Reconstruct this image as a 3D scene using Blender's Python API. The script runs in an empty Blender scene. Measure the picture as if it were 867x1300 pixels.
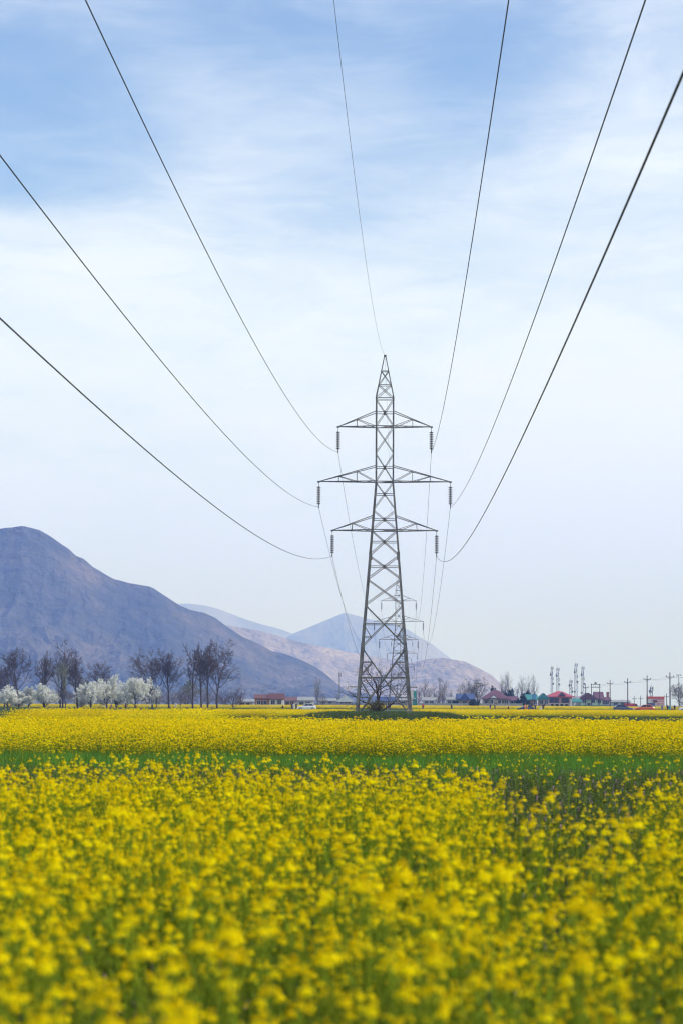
import bpy, math, random
import numpy as np
from mathutils import Vector, Matrix, Quaternion

PI = math.pi
scene = bpy.context.scene
COL = scene.collection

# ------------------------------------------------------------------ camera model
F = 85 / 36 * 1300          # focal length in photo pixels
H = 1.55                    # eye height
PITCH = math.atan((893.4 - 650) / F)
ROLL = math.radians(0.27)
CAM_R = Matrix.Rotation(PI / 2 + PITCH, 3, 'X') @ Matrix.Rotation(ROLL, 3, 'Z')


def at(px, py, Y):
    """world point at distance Y seen at photo pixel (px, py)"""
    d = CAM_R @ Vector(((px - 433.5) / F, -(py - 650) / F, -1))
    return Vector((0, 0, H)) + d * (Y / d.y)


def gx(px, Y):
    return at(px, 895, Y).x


# ------------------------------------------------------------------ helpers
def link(o, parent=None):
    COL.objects.link(o)
    if parent is not None:
        o.parent = parent
    return o


def tag(o, label=None, cat=None, group=None, kind=None):
    if label:
        o['label'] = label
    if cat:
        o['category'] = cat
    if group:
        o['group'] = group
    if kind:
        o['kind'] = kind
    return o


def empty(name, loc, rz=0.0, label=None, cat=None, group=None, s=1.0):
    o = bpy.data.objects.new(name, None)
    o.empty_display_size = 0.2
    link(o)
    o.location = loc
    o.rotation_euler = (0, 0, rz)
    o.scale = (s, s, s)
    return tag(o, label, cat, group)


class MB:
    """collects polygons, then links them as ONE mesh object"""

    def __init__(self):
        self.v, self.f, self.m = [], [], []

    def add(self, vs, fs, mi=0):
        b = len(self.v)
        self.v.extend([tuple(p) for p in vs])
        self.f.extend([tuple(b + i for i in f) for f in fs])
        self.m.extend([mi] * len(fs))

    def box(self, c, s, mi=0, rz=0.0, top=(1, 1)):
        x, y, z = s[0] / 2, s[1] / 2, s[2] / 2
        cs, sn = math.cos(rz), math.sin(rz)
        vs = []
        for dz, k in ((-z, (1, 1)), (z, top)):
            for dx, dy in ((-x, -y), (x, -y), (x, y), (-x, y)):
                dx, dy = dx * k[0], dy * k[1]
                vs.append((c[0] + dx * cs - dy * sn, c[1] + dx * sn + dy * cs, c[2] + dz))
        self.add(vs, [(0, 3, 2, 1), (4, 5, 6, 7), (0, 1, 5, 4), (1, 2, 6, 5), (2, 3, 7, 6), (3, 0, 4, 7)], mi)

    def bar(self, p0, p1, w, t=None, mi=0):
        p0, p1 = Vector(p0), Vector(p1)
        t = t or w
        d = (p1 - p0)
        if d.length < 1e-6:
            return
        d.normalize()
        a = d.cross(Vector((0, 1, 0)))
        if a.length < 1e-3:
            a = d.cross(Vector((1, 0, 0)))
        a.normalize()
        b = d.cross(a)
        vs = []
        for p in (p0, p1):
            for i, j in ((-1, -1), (1, -1), (1, 1), (-1, 1)):
                vs.append(p + a * (i * w / 2) + b * (j * t / 2))
        self.add(vs, [(0, 1, 2, 3), (7, 6, 5, 4), (0, 4, 5, 1), (1, 5, 6, 2), (2, 6, 7, 3), (3, 7, 4, 0)], mi)

    def angle(self, p0, p1, w, dx, dy, t=0.02, mi=0):
        """L-section along p0-p1, its flanges pointing to dx (x) and dy (y)"""
        p0, p1 = Vector(p0), Vector(p1)
        for ax in (Vector((dx, 0, 0)), Vector((0, dy, 0))):
            n = (p1 - p0).cross(ax).normalized() * (t / 2)
            vs = []
            for p in (p0, p1):
                vs += [p - n, p + ax * w - n, p + ax * w + n, p + n]
            self.add(vs, [(0, 1, 2, 3), (7, 6, 5, 4), (0, 4, 5, 1), (1, 5, 6, 2), (2, 6, 7, 3), (3, 7, 4, 0)], mi)

    def tube(self, path, radii, n=6, mi=0, cap=True):
        path = [Vector(p) for p in path]
        b0 = len(self.v)
        ref = None
        for i, p in enumerate(path):
            d = path[min(i + 1, len(path) - 1)] - path[max(i - 1, 0)]
            if d.length < 1e-9:
                d = Vector((0, 0, 1))
            d.normalize()
            if ref is None:
                ref = Vector((1, 0, 0)) if abs(d.x) < 0.8 else Vector((0, 1, 0))
            a = (ref - d * ref.dot(d)).normalized()
            ref = a
            c = d.cross(a)
            r = radii[i] if not isinstance(radii, (int, float)) else radii
            for k in range(n):
                t = 2 * PI * k / n
                self.v.append(tuple(p + a * (r * math.cos(t)) + c * (r * math.sin(t))))
        for i in range(len(path) - 1):
            for k in range(n):
                k2 = (k + 1) % n
                self.f.append((b0 + i * n + k, b0 + i * n + k2, b0 + (i + 1) * n + k2, b0 + (i + 1) * n + k))
                self.m.append(mi)
        if cap:
            self.f.append(tuple(b0 + k for k in reversed(range(n))))
            self.f.append(tuple(b0 + (len(path) - 1) * n + k for k in range(n)))
            self.m += [mi, mi]

    def prism_y(self, prof, y0, y1, mi=0):
        """profile of (x, z) extruded along y"""
        n = len(prof)
        vs = [(x, y0, z) for x, z in prof] + [(x, y1, z) for x, z in prof]
        fs = [tuple(range(n)), tuple(reversed(range(n, 2 * n)))]
        for i in range(n):
            j = (i + 1) % n
            fs.append((i, n + i, n + j, j))
        self.add(vs, fs, mi)

    def mesh(self, name, mats, smooth=False):
        me = bpy.data.meshes.new(name)
        me.from_pydata(self.v, [], self.f)
        for m in (mats if isinstance(mats, (list, tuple)) else [mats]):
            me.materials.append(m)
        if any(self.m):
            me.polygons.foreach_set('material_index', self.m)
        if smooth:
            me.polygons.foreach_set('use_smooth', [True] * len(me.polygons))
        me.update()
        return me

    def build(self, name, mats, parent=None, loc=(0, 0, 0), smooth=False):
        o = bpy.data.objects.new(name, self.mesh(name, mats, smooth))
        link(o, parent)
        o.location = loc
        return o


def fix_normals(o):
    import bmesh
    bm = bmesh.new()
    bm.from_mesh(o.data)
    bmesh.ops.recalc_face_normals(bm, faces=bm.faces)
    bm.to_mesh(o.data)
    bm.free()
    return o


# ------------------------------------------------------------------ materials
def mat(name, col, rough=0.7, var=0.25, scale=3.0, metal=0.0, col2=None, bump=0.0, spec=0.3, rnd=0.0, trans=0.0, detail=5.0, contrast=(0.35, 0.65)):
    m = bpy.data.materials.new(name)
    m.use_nodes = True
    nt = m.node_tree
    n, l = nt.nodes, nt.links
    bs = n['Principled BSDF']
    bs.inputs['Roughness'].default_value = rough
    bs.inputs['Metallic'].default_value = metal
    bs.inputs['Specular IOR Level'].default_value = spec
    c2 = col2 or tuple(max(0.0, c * (1 - var)) for c in col)
    tc = n.new('ShaderNodeTexCoord')
    no = n.new('ShaderNodeTexNoise')
    no.inputs['Scale'].default_value = scale
    no.inputs['Detail'].default_value = detail
    l.new(tc.outputs['Object'], no.inputs['Vector'])
    mr = n.new('ShaderNodeMapRange')
    mr.inputs[1].default_value, mr.inputs[2].default_value = contrast
    l.new(no.outputs['Fac'], mr.inputs[0])
    mx = n.new('ShaderNodeMix')
    mx.data_type = 'RGBA'
    mx.inputs[6].default_value = (*col, 1)
    mx.inputs[7].default_value = (*c2, 1)
    l.new(mr.outputs[0], mx.inputs[0])
    out = mx.outputs[2]
    if rnd:
        oi = n.new('ShaderNodeObjectInfo')
        hs = n.new('ShaderNodeHueSaturation')
        m1 = n.new('ShaderNodeMapRange')
        m1.inputs[3].default_value, m1.inputs[4].default_value = 1 - rnd, 1 + rnd
        l.new(oi.outputs['Random'], m1.inputs[0])
        l.new(m1.outputs[0], hs.inputs['Value'])
        m2 = n.new('ShaderNodeMapRange')
        m2.inputs[3].default_value, m2.inputs[4].default_value = 0.5 - rnd * 0.06, 0.5 + rnd * 0.06
        l.new(oi.outputs['Random'], m2.inputs[0])
        l.new(m2.outputs[0], hs.inputs['Hue'])
        l.new(out, hs.inputs['Color'])
        out = hs.outputs['Color']
    l.new(out, bs.inputs['Base Color'])
    if bump:
        bp = n.new('ShaderNodeBump')
        bp.inputs['Strength'].default_value = bump
        l.new(no.outputs['Fac'], bp.inputs['Height'])
        l.new(bp.outputs[0], bs.inputs['Normal'])
    if trans:
        tr = n.new('ShaderNodeBsdfTranslucent')
        l.new(out, tr.inputs['Color'])
        ms = n.new('ShaderNodeMixShader')
        ms.inputs[0].default_value = trans
        l.new(bs.outputs[0], ms.inputs[1])
        l.new(tr.outputs[0], ms.inputs[2])
        l.new(ms.outputs[0], n['Material Output'].inputs['Surface'])
    return m


M = {}
M['petal'] = mat('petal_yellow', (0.95, 0.75, 0.003), 0.9, 0.14, 60, rnd=0.14, trans=0.35, spec=0.03)
M['stalk'] = mat('stalk_green', (0.22, 0.29, 0.018), 0.9, 0.3, 30, rnd=0.2, spec=0.05)
M['leafy'] = mat('leaf_green', (0.10, 0.17, 0.016), 0.85, 0.35, 25, rnd=0.25, trans=0.3, spec=0.06)
M['grass'] = mat('grass_green', (0.135, 0.29, 0.035), 0.85, 0.35, 8, rnd=0.3, trans=0.3, spec=0.06)
M['dull_grass'] = mat('dull_grass', (0.11, 0.165, 0.05), 0.85, 0.4, 3, rnd=0.3, trans=0.2, spec=0.2)
M['weed'] = mat('weed_grey_green', (0.12, 0.165, 0.05), 0.8, 0.4, 20, rnd=0.3, trans=0.25, spec=0.08, col2=(0.085, 0.11, 0.04))
M['weed_bloom'] = mat('weed_bloom', (0.40, 0.24, 0.28), 0.6, 0.3, 40, rnd=0.2)
M['steel'] = mat('galvanised_steel', (0.23, 0.23, 0.22), 0.6, 0.45, 1.7, metal=0.25, col2=(0.11, 0.10, 0.09), bump=0.1)
M['steel_old'] = mat('weathered_steel', (0.17, 0.17, 0.165), 0.65, 0.45, 2.3, metal=0.2, col2=(0.10, 0.095, 0.085))
M['insulator'] = mat('insulator_glaze', (0.018, 0.016, 0.018), 0.5, 0.3, 9, spec=0.25)
M['wire'] = mat('wire_aluminium', (0.022, 0.022, 0.035), 0.55, 0.3, 1.0, metal=0.0)
M['concrete'] = mat('concrete', (0.34, 0.33, 0.31), 0.85, 0.3, 2.5, bump=0.2)
M['bark'] = mat('bark_grey', (0.085, 0.066, 0.055), 0.9, 0.4, 4, bump=0.3)
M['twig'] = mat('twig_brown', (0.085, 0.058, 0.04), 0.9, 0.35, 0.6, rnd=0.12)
M['twig_purple'] = mat('twig_purple', (0.12, 0.085, 0.075), 0.9, 0.35, 0.5, rnd=0.2)
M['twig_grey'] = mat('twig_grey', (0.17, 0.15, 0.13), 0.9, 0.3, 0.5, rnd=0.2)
M['twig_olive'] = mat('twig_olive', (0.16, 0.165, 0.07), 0.9, 0.3, 0.5, rnd=0.15)
M['twig_dark'] = mat('twig_dark', (0.055, 0.04, 0.036), 0.9, 0.35, 2, rnd=0.1)
M['blossom'] = mat('blossom_white', (0.88, 0.87, 0.84), 0.8, 0.2, 1.2, rnd=0.05, trans=0.35, spec=0.05, col2=(0.74, 0.75, 0.66))
M['evergreen'] = mat('evergreen_leaf', (0.02, 0.05, 0.03), 0.7, 0.5, 0.8, rnd=0.2)
M['haze_green'] = mat('spring_leaf', (0.15, 0.15, 0.075), 0.8, 0.4, 0.8, rnd=0.2)
M['dry_leaf'] = mat('dry_leaf', (0.16, 0.14, 0.07), 0.8, 0.4, 6, rnd=0.2)
M['glass'] = mat('window_glass', (0.03, 0.035, 0.045), 0.08, 0.2, 2, spec=0.6)
M['car_glass'] = mat('car_glass', (0.015, 0.02, 0.028), 0.06, 0.2, 2, spec=0.6)
M['tyre'] = mat('tyre_rubber', (0.018, 0.018, 0.02), 0.85, 0.3, 8)
M['rim'] = mat('rim_alloy', (0.45, 0.45, 0.46), 0.35, 0.2, 8, metal=0.6)
M['lamp'] = mat('lamp_lens', (0.7, 0.7, 0.66), 0.2, 0.1, 8, spec=0.6)
M['tail'] = mat('tail_lens', (0.35, 0.02, 0.02), 0.25, 0.1, 8, spec=0.5)
M['wood'] = mat('pole_wood', (0.075, 0.06, 0.055), 0.9, 0.35, 3)


def paint(name, col, **k):
    if name not in M:
        M[name] = mat(name, col, **{**dict(rough=0.75, var=0.18, scale=0.7, bump=0.0), **k})
    return M[name]


# ------------------------------------------------------------------ scatter (stuff)
def proto(name, mb, mats):
    return bpy.data.objects.new(name, mb.mesh(name, mats))      # data only: never linked to the scene


def scatter(name, protos, pts, label, cat):
    """pts: array rows x, y, z, rot, scale, variant"""
    pts = np.asarray(pts, dtype=np.float32)
    n = len(pts)
    me = bpy.data.meshes.new(name)
    me.vertices.add(n)
    me.vertices.foreach_set('co', pts[:, :3].ravel())
    for an, tp, c in (('rot', 'FLOAT', 3), ('scl', 'FLOAT', 4)):
        a = me.attributes.new(an, tp, 'POINT')
        a.data.foreach_set('value', pts[:, c].copy())
    a = me.attributes.new('var', 'INT', 'POINT')
    a.data.foreach_set('value', pts[:, 5].astype(np.int32))
    o = bpy.data.objects.new(name, me)
    link(o)
    ng = bpy.data.node_groups.new(name + '_nodes', 'GeometryNodeTree')
    ng.interface.new_socket('Geometry', in_out='INPUT', socket_type='NodeSocketGeometry')
    ng.interface.new_socket('Geometry', in_out='OUTPUT', socket_type='NodeSocketGeometry')
    N, L = ng.nodes, ng.links
    gi, go = N.new('NodeGroupInput'), N.new('NodeGroupOutput')
    jn = N.new('GeometryNodeJoinGeometry')

    def named(an, tp):
        q = N.new('GeometryNodeInputNamedAttribute')
        q.data_type = tp
        q.inputs['Name'].default_value = an
        return q.outputs['Attribute']
    rot, scl, var = named('rot', 'FLOAT'), named('scl', 'FLOAT'), named('var', 'INT')
    cx = N.new('ShaderNodeCombineXYZ')
    L.new(rot, cx.inputs[2])
    er = N.new('FunctionNodeEulerToRotation')
    L.new(cx.outputs[0], er.inputs[0])
    for k, p in enumerate(protos):
        cmp = N.new('FunctionNodeCompare')
        cmp.data_type = 'INT'
        cmp.operation = 'EQUAL'
        L.new(var, cmp.inputs[2])
        cmp.inputs[3].default_value = k
        oi = N.new('GeometryNodeObjectInfo')
        oi.inputs['Object'].default_value = p
        oi.inputs['As Instance'].default_value = True
        ip = N.new('GeometryNodeInstanceOnPoints')
        L.new(gi.outputs[0], ip.inputs['Points'])
        L.new(cmp.outputs[0], ip.inputs['Selection'])
        L.new(oi.outputs['Geometry'], ip.inputs['Instance'])
        L.new(er.outputs[0], ip.inputs['Rotation'])
        L.new(scl, ip.inputs['Scale'])
        L.new(ip.outputs[0], jn.inputs[0])
    L.new(jn.outputs[0], go.inputs[0])
    md = o.modifiers.new('scatter', 'NODES')
    md.node_group = ng
    return tag(o, label, cat, kind='stuff')


# ------------------------------------------------------------------ world, sun, camera
SUN_EL, SUN_AZ = math.radians(43), math.radians(99)     # azimuth clockwise from +Y (camera looks along +Y)
world = bpy.data.worlds.new('World')
scene.world = world
world.use_nodes = True


def build_world():
    nt = world.node_tree
    n, l = nt.nodes, nt.links
    n.clear()
    out = n.new('ShaderNodeOutputWorld')
    bg = n.new('ShaderNodeBackground')
    bg.inputs['Strength'].default_value = 0.14
    l.new(bg.outputs[0], out.inputs['Surface'])
    sky = n.new('ShaderNodeTexSky')
    sky.sky_type = 'NISHITA'
    sky.sun_disc = False
    sky.sun_elevation = SUN_EL
    sky.sun_rotation = SUN_AZ
    sky.air_density, sky.dust_density, sky.ozone_density = 1.0, 0.3, 2.0
    tc = n.new('ShaderNodeTexCoord')
    d = tc.outputs['Generated']
    sp = n.new('ShaderNodeSeparateXYZ')
    l.new(d, sp.inputs[0])

    def noise(scale3, sc, det, dist, off=(0, 0, 0), rough=0.55):
        mp = n.new('ShaderNodeMapping')
        mp.inputs['Scale'].default_value = scale3
        mp.inputs['Location'].default_value = off
        mp.inputs['Rotation'].default_value = (0, math.radians(-14), 0)
        l.new(d, mp.inputs['Vector'])
        no = n.new('ShaderNodeTexNoise')
        no.inputs['Scale'].default_value = sc
        no.inputs['Detail'].default_value = det
        no.inputs['Roughness'].default_value = rough
        no.inputs['Distortion'].default_value = dist
        l.new(mp.outputs[0], no.inputs['Vector'])
        return no.outputs['Fac']

    def math_(op, a, b, clamp=False):
        q = n.new('ShaderNodeMath')
        q.operation = op
        q.use_clamp = clamp
        for i, v in enumerate((a, b)):
            if isinstance(v, (int, float)):
                q.inputs[i].default_value = v
            else:
                l.new(v, q.inputs[i])
        return q.outputs[0]

    def rng(v, a, b, c, e, smooth=True):
        q = n.new('ShaderNodeMapRange')
        if smooth:
            q.interpolation_type = 'SMOOTHSTEP'
        l.new(v, q.inputs[0])
        for i, x in enumerate((a, b, c, e)):
            q.inputs[i + 1].default_value = x
        return q.outputs[0]

    def blob(px, py, rx, ry):
        """soft gap in the cloud veil round one direction of the sky"""
        c = (CAM_R @ Vector(((px - 433.5) / F, -(py - 650) / F, -1))).normalized()
        mp = n.new('ShaderNodeVectorMath')
        mp.operation = 'SUBTRACT'
        l.new(d, mp.inputs[0])
        mp.inputs[1].default_value = c
        ml = n.new('ShaderNodeVectorMath')
        ml.operation = 'MULTIPLY'
        l.new(mp.outputs[0], ml.inputs[0])
        ml.inputs[1].default_value = (F / rx, 0.0, F / ry)
        ln = n.new('ShaderNodeVectorMath')
        ln.operation = 'LENGTH'
        l.new(ml.outputs[0], ln.inputs[0])
        # only in front half of the sky
        return math_('MULTIPLY', rng(ln.outputs['Value'], 0.0, 1.0, 1.0, 0.0), rng(sp.outputs[1], 0.0, 0.3, 0, 1))

    veil = noise((1, 1, 2.2), 5.0, 7, 0.5, (0.3, 0.1, 0.7))
    wisp = noise((1, 1, 3.4), 13.0, 8, 1.2, (1.3, 2.1, 0.2), 0.62)
    fine = noise((1, 1, 4.5), 40.0, 6, 0.6, (0.1, 4.1, 2.2), 0.6)
    low = rng(sp.outputs[2], 0.10, 0.30, 0.34, 0.0)            # the veil thickens towards the horizon
    cov = math_('ADD', math_('MULTIPLY', veil, 0.55), math_('MULTIPLY', wisp, 0.5))
    cov = math_('ADD', cov, math_('MULTIPLY', fine, 0.16))
    cov = math_('ADD', cov, low)
    for px, py, rx, ry, w in GAPS:
        cov = math_('SUBTRACT', cov, math_('MULTIPLY', blob(px, py, rx, ry), w))
    cf = rng(cov, 0.22, 1.08, 0.02, 1.0)
    mx = n.new('ShaderNodeMix')
    mx.data_type = 'RGBA'
    l.new(cf, mx.inputs[0])
    mt = n.new('ShaderNodeMix')                                # sky tint
    mt.data_type = 'RGBA'
    mt.blend_type = 'MULTIPLY'
    mt.inputs[0].default_value = 1.0
    l.new(sky.outputs[0], mt.inputs[6])
    mt.inputs[7].default_value = (*SKY_TINT, 1)
    l.new(mt.outputs[2], mx.inputs[6])
    mc = n.new('ShaderNodeMix')                                # the veil is bluer and dimmer low over the valley
    mc.data_type = 'RGBA'
    l.new(rng(sp.outputs[2], 0.0, 0.15, 0.0, 1.0), mc.inputs[0])
    mc.inputs[6].default_value = (*CLOUD_LOW, 1)
    mc.inputs[7].default_value = (*CLOUD, 1)
    l.new(mc.outputs[2], mx.inputs[7])
    l.new(mx.outputs[2], bg.inputs['Color'])


GAPS = [(40, 120, 280, 190, 0.31), (330, 20, 240, 120, 0.31), (600, 60, 210, 140, 0.34), (430, 230, 320, 170, 0.13),
        (40, 235, 220, 45, 0.22), (260, 125, 190, 90, -0.08), (800, 130, 190, 160, -0.12), (640, 345, 200, 60, 0.10), (120, 330, 260, 90, -0.15)]
SKY_TINT = (0.86, 0.91, 1.03)
CLOUD_LOW = (3.9, 4.6, 9.4)
CLOUD = (5.45, 6.0, 6.95)
build_world()

sun = bpy.data.lights.new('sun', 'SUN')
sun.energy = 3.2
sun.angle = math.radians(0.53)
sun.color = (1.0, 0.95, 0.87)
so = bpy.data.objects.new('sun', sun)
link(so)
sd = Vector((math.sin(SUN_AZ) * math.cos(SUN_EL), math.cos(SUN_AZ) * math.cos(SUN_EL), math.sin(SUN_EL)))
so.rotation_euler = (-sd).to_track_quat('-Z', 'Y').to_euler()
so.location = sd * 60

cam = bpy.data.cameras.new('camera')
cam.sensor_fit = 'VERTICAL'
cam.sensor_height = 36
cam.lens = 85
cam.clip_start = 0.1
cam.clip_end = 40000
cam.dof.use_dof = True
cam.dof.focus_distance = 130
cam.dof.aperture_fstop = 3.8
co = bpy.data.objects.new('camera', cam)
link(co)
co.matrix_world = Matrix.Translation((0, 0, H)) @ CAM_R.to_4x4()
scene.camera = co

vs = scene.view_settings
vs.view_transform = 'Standard'
vs.look = 'None'
vs.gamma = 1
vs.exposure = 0.3
vs.use_curve_mapping = False
scene.cycles.use_denoising = True
scene.cycles.filter_width = 1.15
scene.cycles.max_bounces = 8
scene.cycles.volume_bounces = 2
scene.cycles.use_adaptive_sampling = True
scene.cycles.adaptive_threshold = 0.01


# ------------------------------------------------------------------ haze
def build_haze():
    m = bpy.data.materials.new('haze_air')
    m.use_nodes = True
    nt = m.node_tree
    nt.nodes.remove(nt.nodes['Principled BSDF'])
    v = nt.nodes.new('ShaderNodeVolumePrincipled')
    v.inputs['Color'].default_value = (0.25, 0.40, 1.0, 1)
    v.inputs['Absorption Color'].default_value = (1, 1, 1, 1)
    v.inputs['Density'].default_value = HAZE
    v.inputs['Anisotropy'].default_value = 0.1
    nt.links.new(v.outputs[0], nt.nodes['Material Output'].inputs['Volume'])
    b = MB()
    b.box((0, 0, 254), (31000, 31000, 512))
    o = b.build('haze', m)
    tag(o, 'pale blue haze in the air over the valley', 'haze', kind='stuff')


HAZE = 1.8e-4
build_haze()


# ------------------------------------------------------------------ noise on arrays
def vnoise(x, y, seed):
    xi, yi = np.floor(x).astype(np.int64), np.floor(y).astype(np.int64)
    xf, yf = x - xi, y - yi
    u, v = xf * xf * xf * (xf * (xf * 6 - 15) + 10), yf * yf * yf * (yf * (yf * 6 - 15) + 10)

    def h(a, b):
        q = (a * 374761393 + b * 668265263 + seed * 982451653) & 0xFFFFFFFF
        q = ((q ^ (q >> 13)) * 1274126177) & 0xFFFFFFFF
        q = q ^ (q >> 16)
        return (q & 0xFFFF) / 65535.0
    a, b, c, d = h(xi, yi), h(xi + 1, yi), h(xi, yi + 1), h(xi + 1, yi + 1)
    return (a * (1 - u) + b * u) * (1 - v) + (c * (1 - u) + d * u) * v


def fbm(x, y, seed, octs=5, ridged=False, gain=0.5):
    s, a, t = 0, 1.0, 0
    for i in range(octs):
        q = vnoise(x * 2 ** i + i * 17.3, y * 2 ** i - i * 9.1, seed + i)
        if ridged:
            q = 1 - np.abs(2 * q - 1)
            q = q * q
        s = s + a * q
        t += a
        a *= gain
    return s / t


def grid_obj(name, X, Y, Z, m):
    ny, nx = X.shape
    v = np.stack([X, Y, Z], -1).reshape(-1, 3).astype(np.float32)
    i = np.arange((ny - 1) * (nx - 1))
    r, c = i // (nx - 1), i % (nx - 1)
    a = r * nx + c
    f = np.stack([a, a + 1, a + nx + 1, a + nx], -1).astype(np.int32)
    me = bpy.data.meshes.new(name)
    me.vertices.add(len(v))
    me.vertices.foreach_set('co', v.ravel())
    me.loops.add(f.size)
    me.loops.foreach_set('vertex_index', f.ravel())
    me.polygons.add(len(f))
    me.polygons.foreach_set('loop_start', np.arange(0, f.size, 4, dtype=np.int32))
    me.polygons.foreach_set('loop_total', np.full(len(f), 4, dtype=np.int32))
    me.polygons.foreach_set('use_smooth', np.ones(len(f), dtype=bool))
    me.update()
    me.validate()
    me.materials.append(m)
    o = bpy.data.objects.new(name, me)
    link(o)
    return o


# ------------------------------------------------------------------ mountains
def mountain_mat(name, cols, sc):
    m = bpy.data.materials.new(name)
    m.use_nodes = True
    n, l = m.node_tree.nodes, m.node_tree.links
    bs = n['Principled BSDF']
    bs.inputs['Roughness'].default_value = 0.95
    bs.inputs['Specular IOR Level'].default_value = 0.1
    tc = n.new('ShaderNodeTexCoord')
    no = n.new('ShaderNodeTexNoise')
    no.inputs['Scale'].default_value = sc
    no.inputs['Detail'].default_value = 9
    no.inputs['Roughness'].default_value = 0.7
    l.new(tc.outputs['Object'], no.inputs['Vector'])
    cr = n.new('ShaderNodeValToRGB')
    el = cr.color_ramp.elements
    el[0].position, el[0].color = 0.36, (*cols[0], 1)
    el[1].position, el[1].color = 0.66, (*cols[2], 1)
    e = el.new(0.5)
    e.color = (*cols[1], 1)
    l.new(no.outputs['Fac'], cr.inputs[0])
    l.new(cr.outputs[0], bs.inputs['Base Color'])
    n2 = n.new('ShaderNodeTexNoise')
    n2.inputs['Scale'].default_value = sc * 6
    n2.inputs['Detail'].default_value = 8
    l.new(tc.outputs['Object'], n2.inputs['Vector'])
    bp = n.new('ShaderNodeBump')
    bp.inputs['Strength'].default_value = 0.9
    bp.inputs['Distance'].default_value = 34
    l.new(n2.outputs['Fac'], bp.inputs['Height'])
    l.new(bp.outputs[0], bs.inputs['Normal'])
    return m


def mountain(name, D, wf, wb, sil, seed, amp, m, label, fx=1 / 420.0, jag=0.03, gd=.16, nx=420, ny=130, skew=0.0):
    P = [at(px, py, D) for px, py in sil]
    xs, hs = np.array([p.x for p in P]), np.array([max(0.0, p.z) for p in P])
    X1 = np.linspace(xs[0], xs[-1], nx)
    v = np.concatenate([-(np.linspace(1, 0, ny) ** 1.15), np.linspace(0, 1, 30)[1:]])
    X, V = np.meshgrid(X1, v)
    Y = D + np.where(V < 0, V * wf, V * wb)
    A = np.abs(V)
    warp = (fbm(X * fx * 0.7, Y * fx * 0.7, seed + 40, 3) - 0.5) * 260
    R = np.interp(X + warp * A + skew * A * wf, xs, hs)
    gul = fbm((X + warp * .9 + skew * .6 * A * wf) * fx * 2.4, Y * fx * .45, seed + 21, 5, True, .58)
    prof = np.where(V < 0, (1 - A) ** 1.25, (1 - A) ** 0.9)
    sx = (X + warp * 0.8 + skew * 0.6 * A * wf) * fx
    rid = fbm(sx, Y * fx * 0.22, seed, 6, True, 0.5)
    det = fbm(X * fx * 5, Y * fx * 4, seed + 9, 5, True)
    env = np.minimum(1, A * 5) * np.minimum(1, (1 - A) * 4)
    Z = R * prof * (1 - amp * env * (1 - rid) ** .8) - R * gd * np.minimum(1, A * 9) * np.minimum(1, (1 - A) * 4) * (1 - gul) + R * jag * env * (det - 0.45) * 1.6
    crest = (fbm(X * fx * 6, X * 0, seed + 5, 4) - 0.5) * 2 * jag * 0.35 * np.clip(R, 0, 260) * np.exp(-(A * 12) ** 2)
    Z = np.maximum(Z + crest, -0.4)
    o = grid_obj(name, X, Y, Z, m)
    return tag(o, label, 'mountain', kind='structure')


mm1 = mountain_mat('mountain_scrub', ((0.036, 0.045, 0.06), (0.07, 0.072, 0.082), (0.15, 0.125, 0.115)), 0.007)
mm2 = mountain_mat('mountain_bare', ((0.15, 0.125, 0.115), (0.31, 0.245, 0.205), (0.46, 0.37, 0.30)), 0.007)
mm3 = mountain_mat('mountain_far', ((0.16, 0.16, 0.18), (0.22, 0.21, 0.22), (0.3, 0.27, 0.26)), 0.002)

mountain('mountain', 4200, 1050, 1300,
         [(-420, 800), (-330, 745), (-240, 722), (-150, 700), (-70, 678), (-20, 671), (10, 668), (28, 667), (50, 672), (70, 684), (90, 697), (97, 703), (106, 706), (120, 718),
          (145, 735), (165, 741), (190, 746), (205, 755), (228, 768), (240, 773), (260, 778), (275, 784), (290, 795), (310, 808), (330, 817),
          (345, 826), (360, 829), (385, 838), (400, 846), (415, 857), (425, 867), (440, 880), (455, 889), (470, 894), (500, 896)],
         3, 0.62, mm1, 'large scrubby brown mountain rising on the left side', fx=1 / 520.0, jag=0.08, gd=.22, nx=1000, ny=330, skew=-0.25)
mountain('mountain', 6800, 1500, 1300,
         [(150, 835), (230, 800), (280, 793), (300, 796), (335, 802), (380, 815), (420, 823), (460, 831), (500, 838), (540, 848), (600, 868), (660, 893)],
         11, 0.5, mm2, 'bare pinkish ridge sloping down behind the pylon', fx=1 / 560.0, jag=0.03)
mountain('mountain', 6000, 1300, 1300,
         [(400, 892), (440, 880), (480, 860), (505, 847), (520, 842), (541, 837), (555, 835.5), (570, 836.5), (589, 840), (609, 849), (624, 857), (633, 866), (642, 874), (652, 882), (664, 888), (690, 893)],
         23, 0.5, mm2, 'low rounded pale hill right of the pylon', fx=1 / 380.0, jag=0.03)
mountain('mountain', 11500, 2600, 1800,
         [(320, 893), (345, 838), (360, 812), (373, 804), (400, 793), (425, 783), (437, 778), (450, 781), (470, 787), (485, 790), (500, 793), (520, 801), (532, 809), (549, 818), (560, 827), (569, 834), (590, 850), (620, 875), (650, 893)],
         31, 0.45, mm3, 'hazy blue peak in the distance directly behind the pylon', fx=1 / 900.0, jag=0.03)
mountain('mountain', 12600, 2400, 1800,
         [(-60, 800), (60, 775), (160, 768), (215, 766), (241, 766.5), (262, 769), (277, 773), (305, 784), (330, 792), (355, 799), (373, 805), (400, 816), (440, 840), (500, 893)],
         47, 0.45, mm3, 'palest distant ridge peeping over the slope of the large mountain', fx=1 / 900.0, jag=0.03)


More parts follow.
